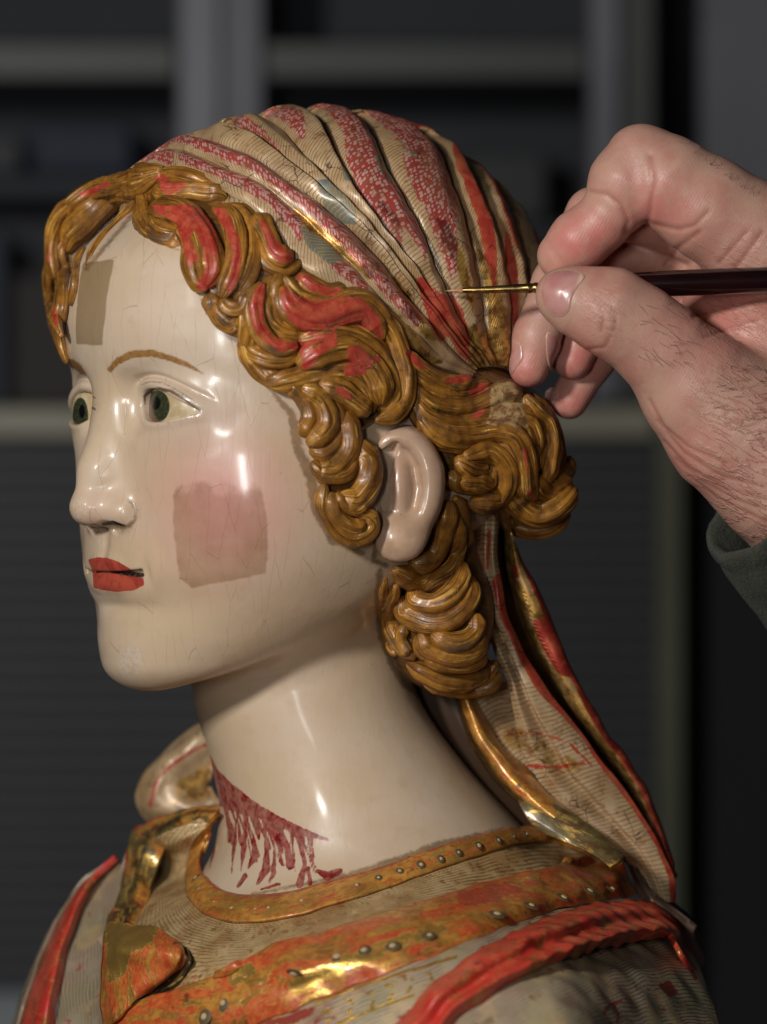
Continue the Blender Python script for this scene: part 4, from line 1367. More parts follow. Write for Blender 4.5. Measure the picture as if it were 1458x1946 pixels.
def sheet(name, rows, mat, F=cloth_base, ns=90, nx=9, thick=9, lump=0.0, seed=1, attrs=None, parent=None, wrap=False):
    """loft through traced rows; each row is (points, lift): lift = height over the body, or ('d', depths)"""
    R = []
    for pts, lift in rows:
        a = np.array(pts, float)
        if isinstance(lift, tuple):
            dd = np.interp(np.linspace(0, 1, len(a)), np.linspace(0, 1, len(lift[1])), lift[1])
            P = np.stack([from_pix(x, y, d) for (x, y), d in zip(a, dd)])
        else:
            l = np.interp(np.linspace(0, 1, len(a)), np.linspace(0, 1, len(np.atleast_1d(lift))), np.atleast_1d(lift))
            P, miss = march(lambda q: F(q) - l, a[:, 0], a[:, 1])
            # past the outline of the body the cloth turns away behind it, evenly
            for i in range(1, len(P) if wrap else 0):
                if (miss[i] > 3 or (i > 2 and P[i - 1][1] > P[i - 2][1] + 40)) and i > len(P) // 2:
                    P[i] = from_pix(a[i:i + 1, 0], a[i:i + 1, 1], P[i - 1][1] + 2.2 * np.hypot(*(a[i] - a[i - 1])))[0]
        R.append(spline(P, ns))
    R = np.array(R)
    m = (len(R) - 1) * nx + 1
    G = np.stack([spline_u(R[:, j], m) for j in range(ns)], 1)
    if lump:
        Pf = G.reshape(-1, 3)
        G = G + (np.stack([vnoise(Pf, 90, seed), vnoise(Pf, 80, seed + 1), vnoise(Pf, 85, seed + 2)], 1) * lump).reshape(G.shape)
    nu, nv = m, ns
    du = np.gradient(G, axis=0); dv = np.gradient(G, axis=1)
    N = np.cross(du, dv); N /= np.linalg.norm(N, axis=2)[..., None] + 1e-9
    if N[..., 1].mean() > 0:
        N = -N
    B = G - N * thick
    ds = np.cumsum(np.r_[np.zeros((1, nv)), np.linalg.norm(np.diff(G, axis=0), axis=2)], 0)
    dt = np.cumsum(np.c_[np.zeros((nu, 1)), np.linalg.norm(np.diff(G, axis=1), axis=2)], 1)
    uv = np.stack([dt, ds], -1).reshape(-1, 2)
    Q = grid_quads(nu, nv)
    n = nu * nv
    rim = list(range(nv)) + [i * nv + nv - 1 for i in range(1, nu)] + [(nu - 1) * nv + j for j in range(nv - 2, -1, -1)] + [i * nv for i in range(nu - 2, 0, -1)]
    r = np.array(rim); r2 = np.roll(r, -1)
    Q = np.vstack([Q, Q[:, ::-1] + n, np.stack([r, r + n, r2 + n, r2], 1)])
    V = np.vstack([G.reshape(-1, 3), B.reshape(-1, 3)])
    px, py = to_pix(V)
    at = attrs(px, py, np.tile(np.repeat(np.linspace(0, 1, nu), nv), 2), np.tile(np.linspace(0, 1, nv), nu * 2)) if attrs else None
    return mesh_from(name, V, Q, mat, parent or BUST, uv=np.vstack([uv, uv]), attrs=at)


def spline_u(p, m):
    """Catmull-Rom evenly in the row index"""
    if len(p) == 2:
        return p[0] + (p[1] - p[0]) * np.linspace(0, 1, m)[:, None]
    q = np.vstack([2 * p[0] - p[1], p, 2 * p[-1] - p[-2]])
    x = np.linspace(0, len(p) - 1, m)
    i = np.minimum(x.astype(int), len(p) - 2); t = (x - i)[:, None]
    a, b, c, d = q[i], q[i + 1], q[i + 2], q[i + 3]
    return .5 * (2 * b + (c - a) * t + (2 * a - 5 * b + 4 * c - d) * t * t + (3 * b - a - 3 * c + d) * t ** 3)


def off(pts, dx, dy):
    return [(x + dx, y + dy) for x, y in pts]


# tunic under everything, pleated
NECK_IN = [(420, 1545), (402, 1575), (388, 1610), (384, 1645), (396, 1670), (420, 1688), (455, 1698), (500, 1700), (560, 1691), (640, 1669), (720, 1648), (800, 1620), (880, 1594), (950, 1577), (1010, 1568), (1060, 1572), (1110, 1588)]
NECK_OUT = [(408, 1552), (376, 1590), (356, 1630), (350, 1672), (362, 1712), (392, 1738), (432, 1752), (500, 1752), (570, 1740), (650, 1716), (730, 1690), (810, 1661), (890, 1634), (960, 1612), (1015, 1600), (1070, 1602), (1125, 1618)]
T1 = [(398, 1560), (340, 1600), (300, 1650), (285, 1710), (300, 1770), (350, 1815), (420, 1835), (500, 1815), (580, 1795), (660, 1770), (745, 1742), (825, 1716), (905, 1690), (975, 1668), (1040, 1650), (1100, 1642), (1160, 1646)]
T2 = [(380, 1560), (300, 1590), (255, 1650), (225, 1740), (240, 1830), (300, 1900), (400, 1930), (500, 1900), (580, 1860), (660, 1830), (745, 1800), (825, 1770), (905, 1740), (975, 1715), (1040, 1690), (1110, 1672), (1180, 1668)]
sheet('tunic', [(NECK_OUT, [2, 2, 2, 4, 13]), (T1, [4, 6, 8, 8, 10, 20]), (T2, [4, 6, 10, 6, 0])], M_TUNIC, ns=220, nx=26, thick=6, lump=1.6)
nb_mid = [((a[0] + b[0]) / 2, (a[1] + b[1]) / 2) for a, b in zip(NECK_IN, NECK_OUT)]
sheet('neckband', [(NECK_IN, 2), ([(a[0] * .85 + b[0] * .15, a[1] * .85 + b[1] * .15) for a, b in zip(NECK_IN, NECK_OUT)], [9, 9, 9, 12, 18]), (nb_mid, [12, 12, 12, 14, 20]), ([(a[0] * .12 + b[0] * .88, a[1] * .12 + b[1] * .88) for a, b in zip(NECK_IN, NECK_OUT)], [10, 10, 10, 12, 18]), (NECK_OUT, [3, 3, 3, 6, 14])],
      M_BAND, ns=200, nx=6, thick=6, lump=1.2,
      attrs=lambda px, py, u, v: {'red': soft(np.abs(u - .12) - .10, .08) * .62, 'gold': soft(poly_sd(px, py, [(640, 1722), (760, 1682), (840, 1655), (840, 1668), (760, 1696), (650, 1732)]), 6)})

# mantle: the wide gilded border over the chest
E0 = [(1184, 1626), (1120, 1632), (1050, 1645), (980, 1662), (900, 1682), (820, 1706), (740, 1730), (660, 1755), (590, 1776), (530, 1790), (488, 1812), (440, 1840), (380, 1864), (310, 1886), (250, 1902), (204, 1914)]
E2 = [(1194, 1662), (1120, 1672), (1050, 1686), (980, 1703), (900, 1725), (820, 1750), (740, 1777), (660, 1804), (600, 1826), (545, 1846), (490, 1868), (430, 1892), (360, 1915), (290, 1935), (240, 1948), (212, 1958)]
E3 = [(1212, 1700), (1140, 1712), (1065, 1727), (1000, 1747), (920, 1777), (850, 1806), (780, 1832), (700, 1862), (630, 1890), (570, 1914), (510, 1938), (440, 1965), (370, 1990), (300, 2005), (250, 2015), (225, 2020)]
sheet('mantle_border', [(off(E0, 3, 7), 18), (E0, 30), (off(E0, 0, 6), 40), (E2, 44), ([((a[0] + b[0]) / 2, (a[1] + b[1]) / 2) for a, b in zip(E2, E3)], 38), (E3, 22)], M_GILT, ns=240, nx=12, thick=8, lump=2.6,
      attrs=lambda px, py, u, v: {'red': np.maximum(soft(u - .24, .06) * .8, soft(poly_sd(px, py, [(860, 1690), (960, 1672), (1010, 1690), (930, 1720), (870, 1725)]), 14) * .8),
                                    'gold': np.maximum(soft(poly_sd(px, py, [(540, 1870), (640, 1815), (760, 1770), (860, 1740), (850, 1780), (740, 1815), (640, 1860), (560, 1900)]), 22) * .8, soft(poly_sd(px, py, [(430, 1850), (480, 1825), (486, 1850), (440, 1880)]), 10))})
# silver cloth below the border, with gold scrollwork
scroll = [[(600, 1906), (700, 1868), (800, 1838), (870, 1818)], [(640, 1946), (720, 1915), (790, 1890)], [(612, 1925), (625, 1918), (630, 1932), (620, 1944)], [(655, 1902), (668, 1900), (670, 1915), (660, 1928), (668, 1938)],
          [(694, 1888), (708, 1886), (712, 1900), (704, 1914), (716, 1918)], [(730, 1874), (744, 1872), (748, 1888), (738, 1900), (750, 1904)], [(768, 1860), (782, 1862), (782, 1878), (772, 1886)], [(808, 1848), (820, 1850), (822, 1862)]]


def scroll_at(px, py, u, v):
    g = np.minimum.reduce([line_d(px, py, s, 2.6) for s in scroll])
    rd = np.minimum.reduce([poly_sd(px, py, [(420, 1960), (520, 1930), (600, 1905), (610, 1925), (560, 1950)]), poly_sd(px, py, [(745, 1935), (800, 1900), (850, 1870), (845, 1895), (790, 1946)])])
    return {'gold': soft(g, 3), 'red': soft(rd, 12) * .7}


S0 = [(1230, 1706), (1150, 1712), (1070, 1728), (1000, 1742), (920, 1772), (850, 1800), (780, 1828), (700, 1858), (630, 1886), (570, 1910), (510, 1936), (440, 1965)]
S1 = [(1240, 1730), (1150, 1738), (1070, 1750), (1000, 1768), (930, 1795), (860, 1835), (800, 1875), (750, 1915), (700, 1955), (640, 1985), (560, 2010), (480, 2040)]
S2 = [(1250, 1760), (1160, 1766), (1080, 1778), (1010, 1796), (940, 1830), (880, 1880), (830, 1930), (790, 1985), (740, 2030), (680, 2070), (600, 2100), (520, 2120)]
sheet('mantle_field', [(S0, 20), (S1, 22), (S2, 14)], M_SHOULDER, ns=150, nx=40, thick=8, lump=1.5, attrs=scroll_at)
# near shoulder
K0 = [(800, 1985), (840, 1935), (905, 1890), (975, 1850), (1050, 1818), (1130, 1795), (1200, 1780), (1258, 1775), (1300, 1790)]
K1 = [(800, 2040), (850, 2010), (920, 1970), (1000, 1930), (1080, 1895), (1160, 1868), (1230, 1850), (1290, 1845), (1335, 1850)]
K2 = [(800, 2140), (860, 2110), (940, 2070), (1030, 2030), (1110, 1995), (1190, 1965), (1260, 1945), (1320, 1935), (1366, 1935)]
K3 = [(800, 2240), (870, 2220), (960, 2180), (1050, 2150), (1140, 2120), (1220, 2090), (1290, 2060), (1350, 2040), (1392, 2030)]


def shoulder_at(px, py, u, v):
    rd = np.minimum.reduce([line_d(px, py, [(1148, 1925), (1160, 1908), (1182, 1902)], 5), line_d(px, py, [(1165, 1908), (1176, 1930), (1172, 1946)], 5), poly_sd(px, py, [(1240, 1870), (1275, 1855), (1300, 1890), (1270, 1905)]) + 4,
                            poly_sd(px, py, [(1300, 1800), (1330, 1860), (1320, 1865), (1290, 1810)])])
    return {'red': soft(rd, 6) * .75}


sheet('mantle_shoulder', [(K0, 22), (K1, [20, 34, 30, 26]), (K2, [16, 30, 26, 20]), (K3, 10)], M_SHOULDER, ns=150, nx=30, thick=8, lump=2.5, seed=4, attrs=shoulder_at, wrap=True)
A0 = [(745, 1955), (796, 1898), (854, 1846), (916, 1800), (988, 1764), (1060, 1736), (1132, 1717), (1204, 1711), (1252, 1719), (1290, 1740), (1318, 1772), (1338, 1818)]
A1 = [(772, 1962), (820, 1905), (875, 1858), (940, 1815), (1010, 1780), (1080, 1754), (1150, 1735), (1215, 1728), (1258, 1735), (1291, 1754), (1315, 1785), (1335, 1826)]
A2 = [(800, 1965), (845, 1912), (902, 1866), (969, 1828), (1036, 1796), (1108, 1772), (1180, 1753), (1235, 1746), (1268, 1750), (1294, 1766), (1313, 1796), (1332, 1834)]
A3 = [(815, 1968), (868, 1914), (935, 1868), (1005, 1832), (1075, 1804), (1145, 1784), (1205, 1769), (1245, 1763), (1273, 1764), (1292, 1778), (1308, 1806), (1330, 1840)]
A4 = [(835, 1975), (892, 1920), (969, 1872), (1046, 1836), (1115, 1812), (1175, 1796), (1225, 1786), (1256, 1782), (1274, 1780), (1289, 1794), (1302, 1820), (1328, 1848)]
sheet('sash', [(A0, 26), (A1, 56), (A2, 42), (A3, 54), (A4, 22)], M_SASH, ns=170, nx=12, thick=10, lump=4.0, seed=7, wrap=True)

# far side: collar wall, turned flap, red ridge
C0 = [(425, 1528), (370, 1534), (328, 1544), (284, 1562), (252, 1582), (243, 1620), (236, 1662), (224, 1712), (204, 1756), (196, 1800)]
C1 = [(425, 1540), (372, 1546), (334, 1560), (298, 1582), (276, 1606), (266, 1645), (260, 1685), (250, 1735), (232, 1775), (220, 1815)]
C2 = [(420, 1556), (380, 1566), (345, 1582), (316, 1606), (300, 1640), (290, 1680), (280, 1720), (272, 1765), (262, 1805), (250, 1835)]
sheet('mantle_collar', [(off(C0, -2, 4), ('d', [60, 110, 160, 200, 220, 200, 150, 80, 10, -50])), (C0, ('d', [30, 80, 130, 170, 190, 170, 120, 50, -20, -80])), (C1, ('d', [10, 50, 95, 130, 140, 120, 70, 0, -80, -130])), (C2, ('d', [0, 40, 80, 110, 120, 100, 40, -50, -130, -180]))], M_WALL, ns=120, nx=9, thick=6, lump=2.5, seed=9,
      attrs=lambda px, py, u, v: {'red': soft(np.abs(u - .28) - .10, .06), 'dark': soft(np.abs(u - .62) - .16, .12) * .6})
sheet('mantle_flap', [([(204, 1752), (196, 1800), (191, 1850), (190, 1900), (196, 1960)], 40), ([(236, 1754), (232, 1800), (226, 1850), (220, 1895), (218, 1940)], 56), ([(274, 1758), (276, 1800), (268, 1842), (254, 1880), (240, 1915)], 54),
                      ([(315, 1772), (316, 1806), (304, 1838), (284, 1868), (258, 1898)], 48), ([(346, 1798), (344, 1822), (326, 1846), (304, 1866), (274, 1890)], 36), ([(358, 1822), (350, 1836), (334, 1850), (314, 1866), (284, 1888)], 20)],
      M_GILT, ns=60, nx=10, thick=8, lump=3.5, seed=12,
      attrs=lambda px, py, u, v: {'gold': soft(poly_sd(px, py, [(200, 1752), (296, 1758), (292, 1790), (250, 1812), (240, 1850), (206, 1870)]), 14)})
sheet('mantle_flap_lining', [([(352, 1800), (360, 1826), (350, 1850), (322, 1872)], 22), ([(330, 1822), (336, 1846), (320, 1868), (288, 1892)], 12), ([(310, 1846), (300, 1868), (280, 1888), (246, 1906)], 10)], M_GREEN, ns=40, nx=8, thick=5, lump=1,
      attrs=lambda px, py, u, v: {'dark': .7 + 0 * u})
L0 = [(232, 1640), (205, 1690), (190, 1750), (182, 1820), (180, 1890), (178, 1990)]
L1 = [(222, 1632), (186, 1668), (158, 1722), (134, 1795), (116, 1870), (100, 1975)]
L2 = [(216, 1628), (170, 1668), (134, 1722), (105, 1790), (80, 1870), (58, 1960)]
L3 = [(214, 1634), (160, 1680), (122, 1734), (88, 1805), (60, 1885), (34, 1975)]
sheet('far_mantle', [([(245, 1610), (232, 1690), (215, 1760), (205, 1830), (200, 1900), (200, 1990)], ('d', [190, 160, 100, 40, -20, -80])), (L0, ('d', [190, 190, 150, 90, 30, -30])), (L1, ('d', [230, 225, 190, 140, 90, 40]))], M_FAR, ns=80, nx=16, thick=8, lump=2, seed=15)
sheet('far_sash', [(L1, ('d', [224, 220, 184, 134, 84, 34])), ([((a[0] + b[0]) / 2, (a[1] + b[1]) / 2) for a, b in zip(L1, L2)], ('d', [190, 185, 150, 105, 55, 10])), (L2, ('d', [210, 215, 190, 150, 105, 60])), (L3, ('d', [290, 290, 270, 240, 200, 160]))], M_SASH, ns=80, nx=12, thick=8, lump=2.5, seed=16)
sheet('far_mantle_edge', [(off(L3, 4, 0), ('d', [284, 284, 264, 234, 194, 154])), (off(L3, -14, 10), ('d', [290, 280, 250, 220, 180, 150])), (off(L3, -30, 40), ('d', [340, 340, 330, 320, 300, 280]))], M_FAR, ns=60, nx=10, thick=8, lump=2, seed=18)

# beads on the neckband and studs on the border
BEADS = [(392, 1706), (408, 1715), (424, 1722), (440, 1726), (463, 1729), (486, 1728), (511, 1725), (540, 1720), (574, 1712), (606, 1704), (642, 1694), (679, 1682), (720, 1668), (760, 1655), (800, 1643), (838, 1632), (872, 1620), (910, 1607), (948, 1597), (977, 1590), (1000, 1585),
         (380, 1690), (372, 1668), (372, 1640)]
STUDS = [(1122, 1694), (1070, 1706), (1010, 1722), (945, 1738), (815, 1778), (748, 1798), (692, 1806), (640, 1818), (1162, 1690), (425, 1906), (390, 1932), (560, 1850), (500, 1868)]
M_BEAD = plain('bead_ground', (92, 76, 50), .6, .1, .0)
M_PEARL = plain('bead_white', (178, 156, 116), .55, 0, .0)


def dome(r, h, n=16, m=5):
    V = [(0, 0, h)]; Q = []
    for i in range(1, m + 1):
        a = PI / 2 * i / m
        for j in range(n):
            b = 2 * PI * j / n
            V.append((r * math.sin(a) * math.cos(b), r * math.sin(a) * math.sin(b), h * math.cos(a)))
    for j in range(n):
        Q.append([0, 1 + j, 1 + (j + 1) % n])
    for i in range(m - 1):
        for j in range(n):
            a = 1 + i * n
            Q.append([a + j, a + n + j, a + n + (j + 1) % n, a + (j + 1) % n])
    return np.array(V), Q


def put(name, V, Q, P, N, mat, parent, seed=0):
    N = N / np.linalg.norm(N)
    a = np.cross(N, (0, 0, 1.0)); a /= np.linalg.norm(a); b = np.cross(N, a)
    return mesh_from(name, P + V[:, :1] * a + V[:, 1:2] * b + V[:, 2:3] * N, Q, mat, parent)


rng = np.random.RandomState(3)
for k, (lst, lift, r0) in enumerate(((BEADS, 10, 8.5), (STUDS, 42, 15))):
    a = np.array(lst, float)
    lf = lift + (np.clip((a[:, 0] - 640) / 300, 0, 1) * 10 if k == 0 else 0)
    P, _ = march(lambda q: cloth_base(q) - lf, a[:, 0], a[:, 1])
    N = normals(cloth_base, P, 6)
    for p, n in zip(P, N):
        r = r0 * rng.uniform(.85, 1.1)
        V, Q = dome(r, r * .18)
        o = put('bead', V * np.array([1, rng.uniform(.9, 1.15), 1]), Q, p, n, M_BEAD, BUST)
        V, Q = dome(r * rng.uniform(.38, .52), r * .2)
        put('pearl', V, Q, p + n * r * .13 + np.array([1, 0, 0.0]) * rng.uniform(-.1, .15) * r, n, M_PEARL, o)
# ------------------------------------------------------------------ the end of the scarf hanging behind the shoulder
def sub(a, b, t):
    return [((1 - t) * x0 + t * x1, (1 - t) * y0 + t * y1) for (x0, y0), (x1, y1) in zip(a, b)]


LL = [(897, 965), (893, 1040), (899, 1105), (914, 1170), (938, 1240), (962, 1295), (975, 1350), (985, 1400), (1000, 1440), (1020, 1480), (1046, 1514), (1090, 1552), (1136, 1586), (1184, 1626), (1215, 1670), (1240, 1715)]
LR = [(948, 965), (946, 1040), (954, 1106), (964, 1164), (984, 1212), (1007, 1258), (1038, 1307), (1073, 1352), (1109, 1396), (1140, 1440), (1172, 1477), (1198, 1517), (1230, 1566), (1256, 1611), (1279, 1663), (1284, 1715)]


def tail_at(px, py, u, v):
    rd = np.minimum(line_d(px, py, LR[2:], [18, 16, 14, 16, 17, 9, 7, 9, 12, 8, 7, 7, 9, 9]), line_d(px, py, [(930, 1010), (926, 1080)], 3))
    gd = np.minimum.reduce([line_d(px, py, [(1000, 1455), (1060, 1458), (1110, 1450)], 5), line_d(px, py, [(940, 1400), (1010, 1390), (1080, 1410), (1130, 1460)], 4)])
    return {'red': np.maximum(soft(rd, 4), .72 * soft(gd, 6)), 'gold': soft(poly_sd(px, py, [(930, 1370), (1010, 1375), (1060, 1420), (1130, 1450), (1110, 1480), (1000, 1450), (960, 1430)]), 14) * .5}


sheet('scarf_lining', [(LL, ('d', [-70, -62, -50, -30, -10, 20])), (sub(LL, LR, .2), ('d', [-92, -84, -66, -44, -20, 14])), (sub(LL, LR, .45), ('d', [-78, -58, -52, -30, 0, 26])), (sub(LL, LR, .55), ('d', [-62, -66, -62, -44, -12, 20])),
                       (sub(LL, LR, .8), ('d', [-84, -74, -56, -34, -6, 24])), (LR, ('d', [-60, -62, -40, -20, 4, 34]))], M_TAIL, ns=260, nx=14, thick=8, lump=2.5, seed=21, attrs=tail_at)
# lower left part of the lining, seen behind the neck
sheet('scarf_lining_fold', [([(890, 1330), (905, 1372), (935, 1412), (970, 1450), (1020, 1500), (1080, 1550), (1140, 1590)], ('d', [-10, 0, 10])), ([(930, 1300), (950, 1350), (985, 1400), (1020, 1440), (1065, 1490), (1120, 1545), (1180, 1600)], ('d', [20, 10, 20])),
                            ([(980, 1290), (1010, 1340), (1045, 1390), (1080, 1430), (1125, 1480), (1170, 1540), (1220, 1600)], ('d', [40, 40, 50]))], M_TAIL, ns=140, nx=20, thick=8, lump=2.5, seed=25, attrs=tail_at)
OL = [(966, 1000), (975, 1084), (993, 1151), (1016, 1213), (1047, 1271), (1078, 1320), (1109, 1365), (1145, 1414), (1185, 1463), (1222, 1530), (1250, 1590), (1282, 1670)]
OR = [(984, 1040), (998, 1072), (1020, 1112), (1044, 1164), (1074, 1232), (1100, 1293), (1124, 1338), (1154, 1391), (1186, 1431), (1224, 1489), (1250, 1547), (1284, 1640)]


def outer_at(px, py, u, v):
    rd = np.minimum.reduce([line_d(px, py, off(OR, -4, 2), [2, 3, 5, 6, 7, 8, 9, 10, 9, 9, 9, 9]), poly_sd(px, py, [(1012, 1180), (1048, 1168), (1082, 1240), (1092, 1290), (1060, 1280), (1030, 1230)]), poly_sd(px, py, [(972, 1070), (985, 1075), (988, 1098), (976, 1100)])])
    return {'red': soft(rd, 5), 'gold': .6 + 0 * u}


sheet('scarf_end', [(off(OL, -14, 0), ('d', [40, 60, 80, 90])), (OL, ('d', [-30, -10, 20, 60])), (sub(OL, OR, .6), ('d', [-44, -24, 6, 50])), (OR, ('d', [-16, 0, 30, 70])), (off(OR, -6, 10), ('d', [60, 80, 110, 140]))], M_TAIL, ns=160, nx=10, thick=6, lump=2.5, seed=31, attrs=outer_at)
# hollow between lining and outer fold, its shade put into the brown
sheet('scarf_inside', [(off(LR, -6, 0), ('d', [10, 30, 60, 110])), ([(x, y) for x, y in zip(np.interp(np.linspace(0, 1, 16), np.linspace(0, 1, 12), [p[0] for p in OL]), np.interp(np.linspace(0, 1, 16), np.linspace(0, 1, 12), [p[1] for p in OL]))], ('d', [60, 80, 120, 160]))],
      plain('scarf_inside_shade_brown', (74, 52, 32), .6), ns=120, nx=6, thick=6)

# inside of the mantle between neck and rim, shadow put into its colour
sheet('mantle_inside', [([(740, 1290), (786, 1370), (850, 1460), (930, 1545), (1010, 1600)], ('d', [110, 110, 80])), ([(850, 1290), (876, 1350), (905, 1405), (955, 1480), (1050, 1560)], ('d', [60, 50, 20]))], plain('mantle_inside_shadow_brown', (58, 38, 22), .6), ns=60, nx=6, thick=6)
# gilded rolled edge of the mantle behind the neck, and its green inside
G0 = [(868, 1310), (872, 1350), (888, 1400), (915, 1450), (955, 1500), (1000, 1540), (1050, 1575)]
G2 = [(900, 1322), (912, 1350), (934, 1394), (962, 1430), (1004, 1474), (1042, 1514), (1098, 1560)]
sheet('mantle_rim', [(G0, ('d', [20, 0, -40, -90])), (sub(G0, G2, .3), ('d', [-40, -60, -90, -120])), (sub(G0, G2, .7), ('d', [-50, -66, -92, -120])), (G2, ('d', [-10, -20, -60, -100])), (off(G2, 6, -2), ('d', [40, 30, 0, -40]))], M_RIM, ns=110, nx=9, thick=6, lump=3.2, seed=41,
      attrs=lambda px, py, u, v: {'dark': soft(u - .2, .16)})
H0 = [(985, 1520), (1030, 1522), (1072, 1540), (1120, 1570), (1160, 1598), (1188, 1624)]
H1 = [(1000, 1556), (1040, 1566), (1080, 1584), (1120, 1604), (1152, 1620), (1178, 1634)]
H2 = [(1020, 1580), (1050, 1590), (1085, 1602), (1115, 1618), (1140, 1632), (1160, 1645)]
sheet('mantle_back_collar', [(off(H0, 6, 4), ('d', [-40, -60, -90])), (H0, ('d', [-90, -110, -140])), (H1, ('d', [-110, -140, -200])), (H2, ('d', [-110, -150, -210]))], M_GREEN, ns=70, nx=9, thick=6, lump=2, seed=43,
      attrs=lambda px, py, u, v: {'red': soft(np.abs(u - .3) - .06, .06) * .7})
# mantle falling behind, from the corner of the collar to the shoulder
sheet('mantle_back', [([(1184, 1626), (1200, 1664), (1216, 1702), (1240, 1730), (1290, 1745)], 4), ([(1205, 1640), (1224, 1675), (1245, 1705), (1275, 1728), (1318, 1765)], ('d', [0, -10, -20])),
                      ([(1215, 1655), (1250, 1690), (1280, 1715), (1310, 1745), (1340, 1800)], ('d', [110, 100, 90]))], plain('mantle_back_shadow_brown', (64, 42, 26), .65), ns=60, nx=14, thick=8, lump=3, seed=47)  # deep shadow behind the collar corner is in this brown
# lump of scarf on the far shoulder
J = [(420, 1376), (392, 1372), (362, 1384), (330, 1408), (296, 1440), (272, 1470), (258, 1504), (264, 1540), (290, 1568), (340, 1572), (400, 1560), (430, 1550)]
sheet('far_scarf_end', [(J, ('d', [360, 330])), (sub(J, [(410, 1470)] * 12, .18), ('d', [300, 280])), (sub(J, [(405, 1480)] * 12, .4), ('d', [290, 270])), (sub(J, [(400, 1485)] * 12, .62), ('d', [296, 280])), (sub(J, [(400, 1490)] * 12, .95), ('d', [300, 300]))], M_TAIL, ns=60, nx=12, thick=10, lump=6, seed=51,
      attrs=lambda px, py, u, v: {'red': soft(line_d(px, py, [(412, 1405), (370, 1425), (330, 1450), (300, 1480), (285, 1530)], 5), 5) * .7, 'gold': soft(poly_sd(px, py, [(330, 1470), (410, 1440), (410, 1530), (320, 1530)]), 16) * .6})
# ------------------------------------------------------------------ the restorer's hand
def mat_hand():
    b = NB('skin')
    n1 = b.noise(120, 3); n2 = b.noise(24, 4); n3 = b.noise(5, 3)
    col = b.mix(b.ss(n1, .35, .68), lin(192, 150, 132), lin(184, 138, 122))
    col = b.mix(b.m('MULTIPLY', b.attr('flush'), .95), col, lin(198, 114, 106))
    col = b.mix(b.ss(n2, .45, .7, 0, .5), col, lin(190, 154, 132))
    col = b.mix(b.ss(b.noise(60, 4), .5, .7, 0, .45), col, lin(180, 120, 106))
    col = b.mix(b.m('MULTIPLY', b.attr('crease'), .5), col, lin(150, 84, 72))
    st = b.attr('st', True)
    # fingerprint ridges and skin lines
    pr = b.n('ShaderNodeTexWave', wave_type='BANDS', bands_direction='X', wave_profile='SIN')
    b.set(pr.inputs['Vector'], st); pr.inputs['Scale'].default_value = .055; pr.inputs['Distortion'].default_value = 2.0; pr.inputs['Detail'].default_value = 1.0; pr.inputs['Detail Scale'].default_value = .01
    wr = b.noise(26, 4, b.scalev(st, (.28, 1.25, 1)), rough=.55, unit=1.0)
    wl = b.m('ABSOLUTE', b.m('SUBTRACT', wr, .5))
    wl = b.ss(wl, 0, .035, 1, 0)
    wrm = b.attr('wrinkle')
    col = b.mix(b.m('MULTIPLY', b.m('MULTIPLY', wl, wrm), .4), col, lin(160, 104, 86))
    cell = b.voro(9, b.scalev(b.oc, (1, 1, 1)), 'DISTANCE_TO_EDGE')
    h = b.m('ADD', b.m('MULTIPLY', b.ss(cell, 0, .12), .055), b.m('MULTIPLY', pr.outputs['Fac'], .05))
    h = b.m('ADD', h, b.m('MULTIPLY', b.m('MULTIPLY', wl, wrm), -.9))
    h = b.m('ADD', h, b.m('MULTIPLY', n2, .35))
    return b.done(col, b.m('ADD', b.m('MULTIPLY', n2, .15), .36), 0, b.bump(h, .55, .0008), 0, .2, .45, (.25, (.006, .0025, .0015), 1.0))


M_HAND = mat_hand()


def Pp(x, y, d):
    return tuple(from_pix(np.array([x], float), np.array([y], float), float(d))[0])


def ch(P, pts, k):
    return chain(P, [(Pp(*a), r) for a, r in pts], k)


def hand_sdf(P):
    # index finger: the three segments meet in flexion creases
    prox = ch(P, [((1228, 306, -228), 66), ((1268, 344, -232), 84), ((1340, 392, -222), 92), ((1450, 462, -200), 108)], 20)
    mid = ch(P, [((1211, 296, -228), 56), ((1190, 346, -228), 66), ((1172, 388, -224), 60)], 20)
    tip = ch(P, [((1142, 424, -222), 56), ((1100, 458, -214), 55), ((1068, 486, -204), 46)], 14)
    idx = smin(smin(prox, mid, 14), tip, 9)
    middle = ch(P, [((1440, 470, -80), 80), ((1220, 400, -96), 60), ((1130, 410, -112), 52), ((1060, 540, -128), 47), ((1020, 640, -138), 43), ((1006, 698, -142), 38)], 14)
    ring = ch(P, [((1440, 540, -10), 80), ((1250, 480, -30), 56), ((1160, 520, -50), 52), ((1110, 620, -74), 46), ((1088, 682, -84), 39)], 14)
    pinky = ch(P, [((1440, 600, 50), 76), ((1260, 570, 24), 48), ((1190, 610, 6), 44), ((1120, 690, -20), 41), ((1082, 760, -36), 36)], 14)
    thumb = ch(P, [((1066, 560, -322), 45), ((1092, 570, -322), 60), ((1158, 592, -318), 78), ((1215, 626, -306), 78), ((1264, 668, -290), 84), ((1328, 738, -262), 108), ((1396, 806, -236), 132), ((1490, 868, -216), 160)], 22)
    palm = ch(P, [((1450, 470, -170), 104), ((1440, 640, -90), 120), ((1490, 800, -140), 160)], 40)
    palm = smin(palm, ell(P, Pp(1470, 560, -70), (170, 110, 200)), 40)
    arm = cap(P, Pp(1490, 860, -200), Pp(1700, 1130, -110), 158, 150)
    d = smin(palm, arm, 60)
    d = smin(d, pinky, 16)
    d = smin(d, ring, 10) if False else np.minimum(smin(d, smin(d, ring, 10), 2), ring)
    d = smin(d, middle, 9)
    d = smin(d, idx, 26)
    d = smin(d, thumb, 26)
    # folds in the web and at the thumb's base
    return d


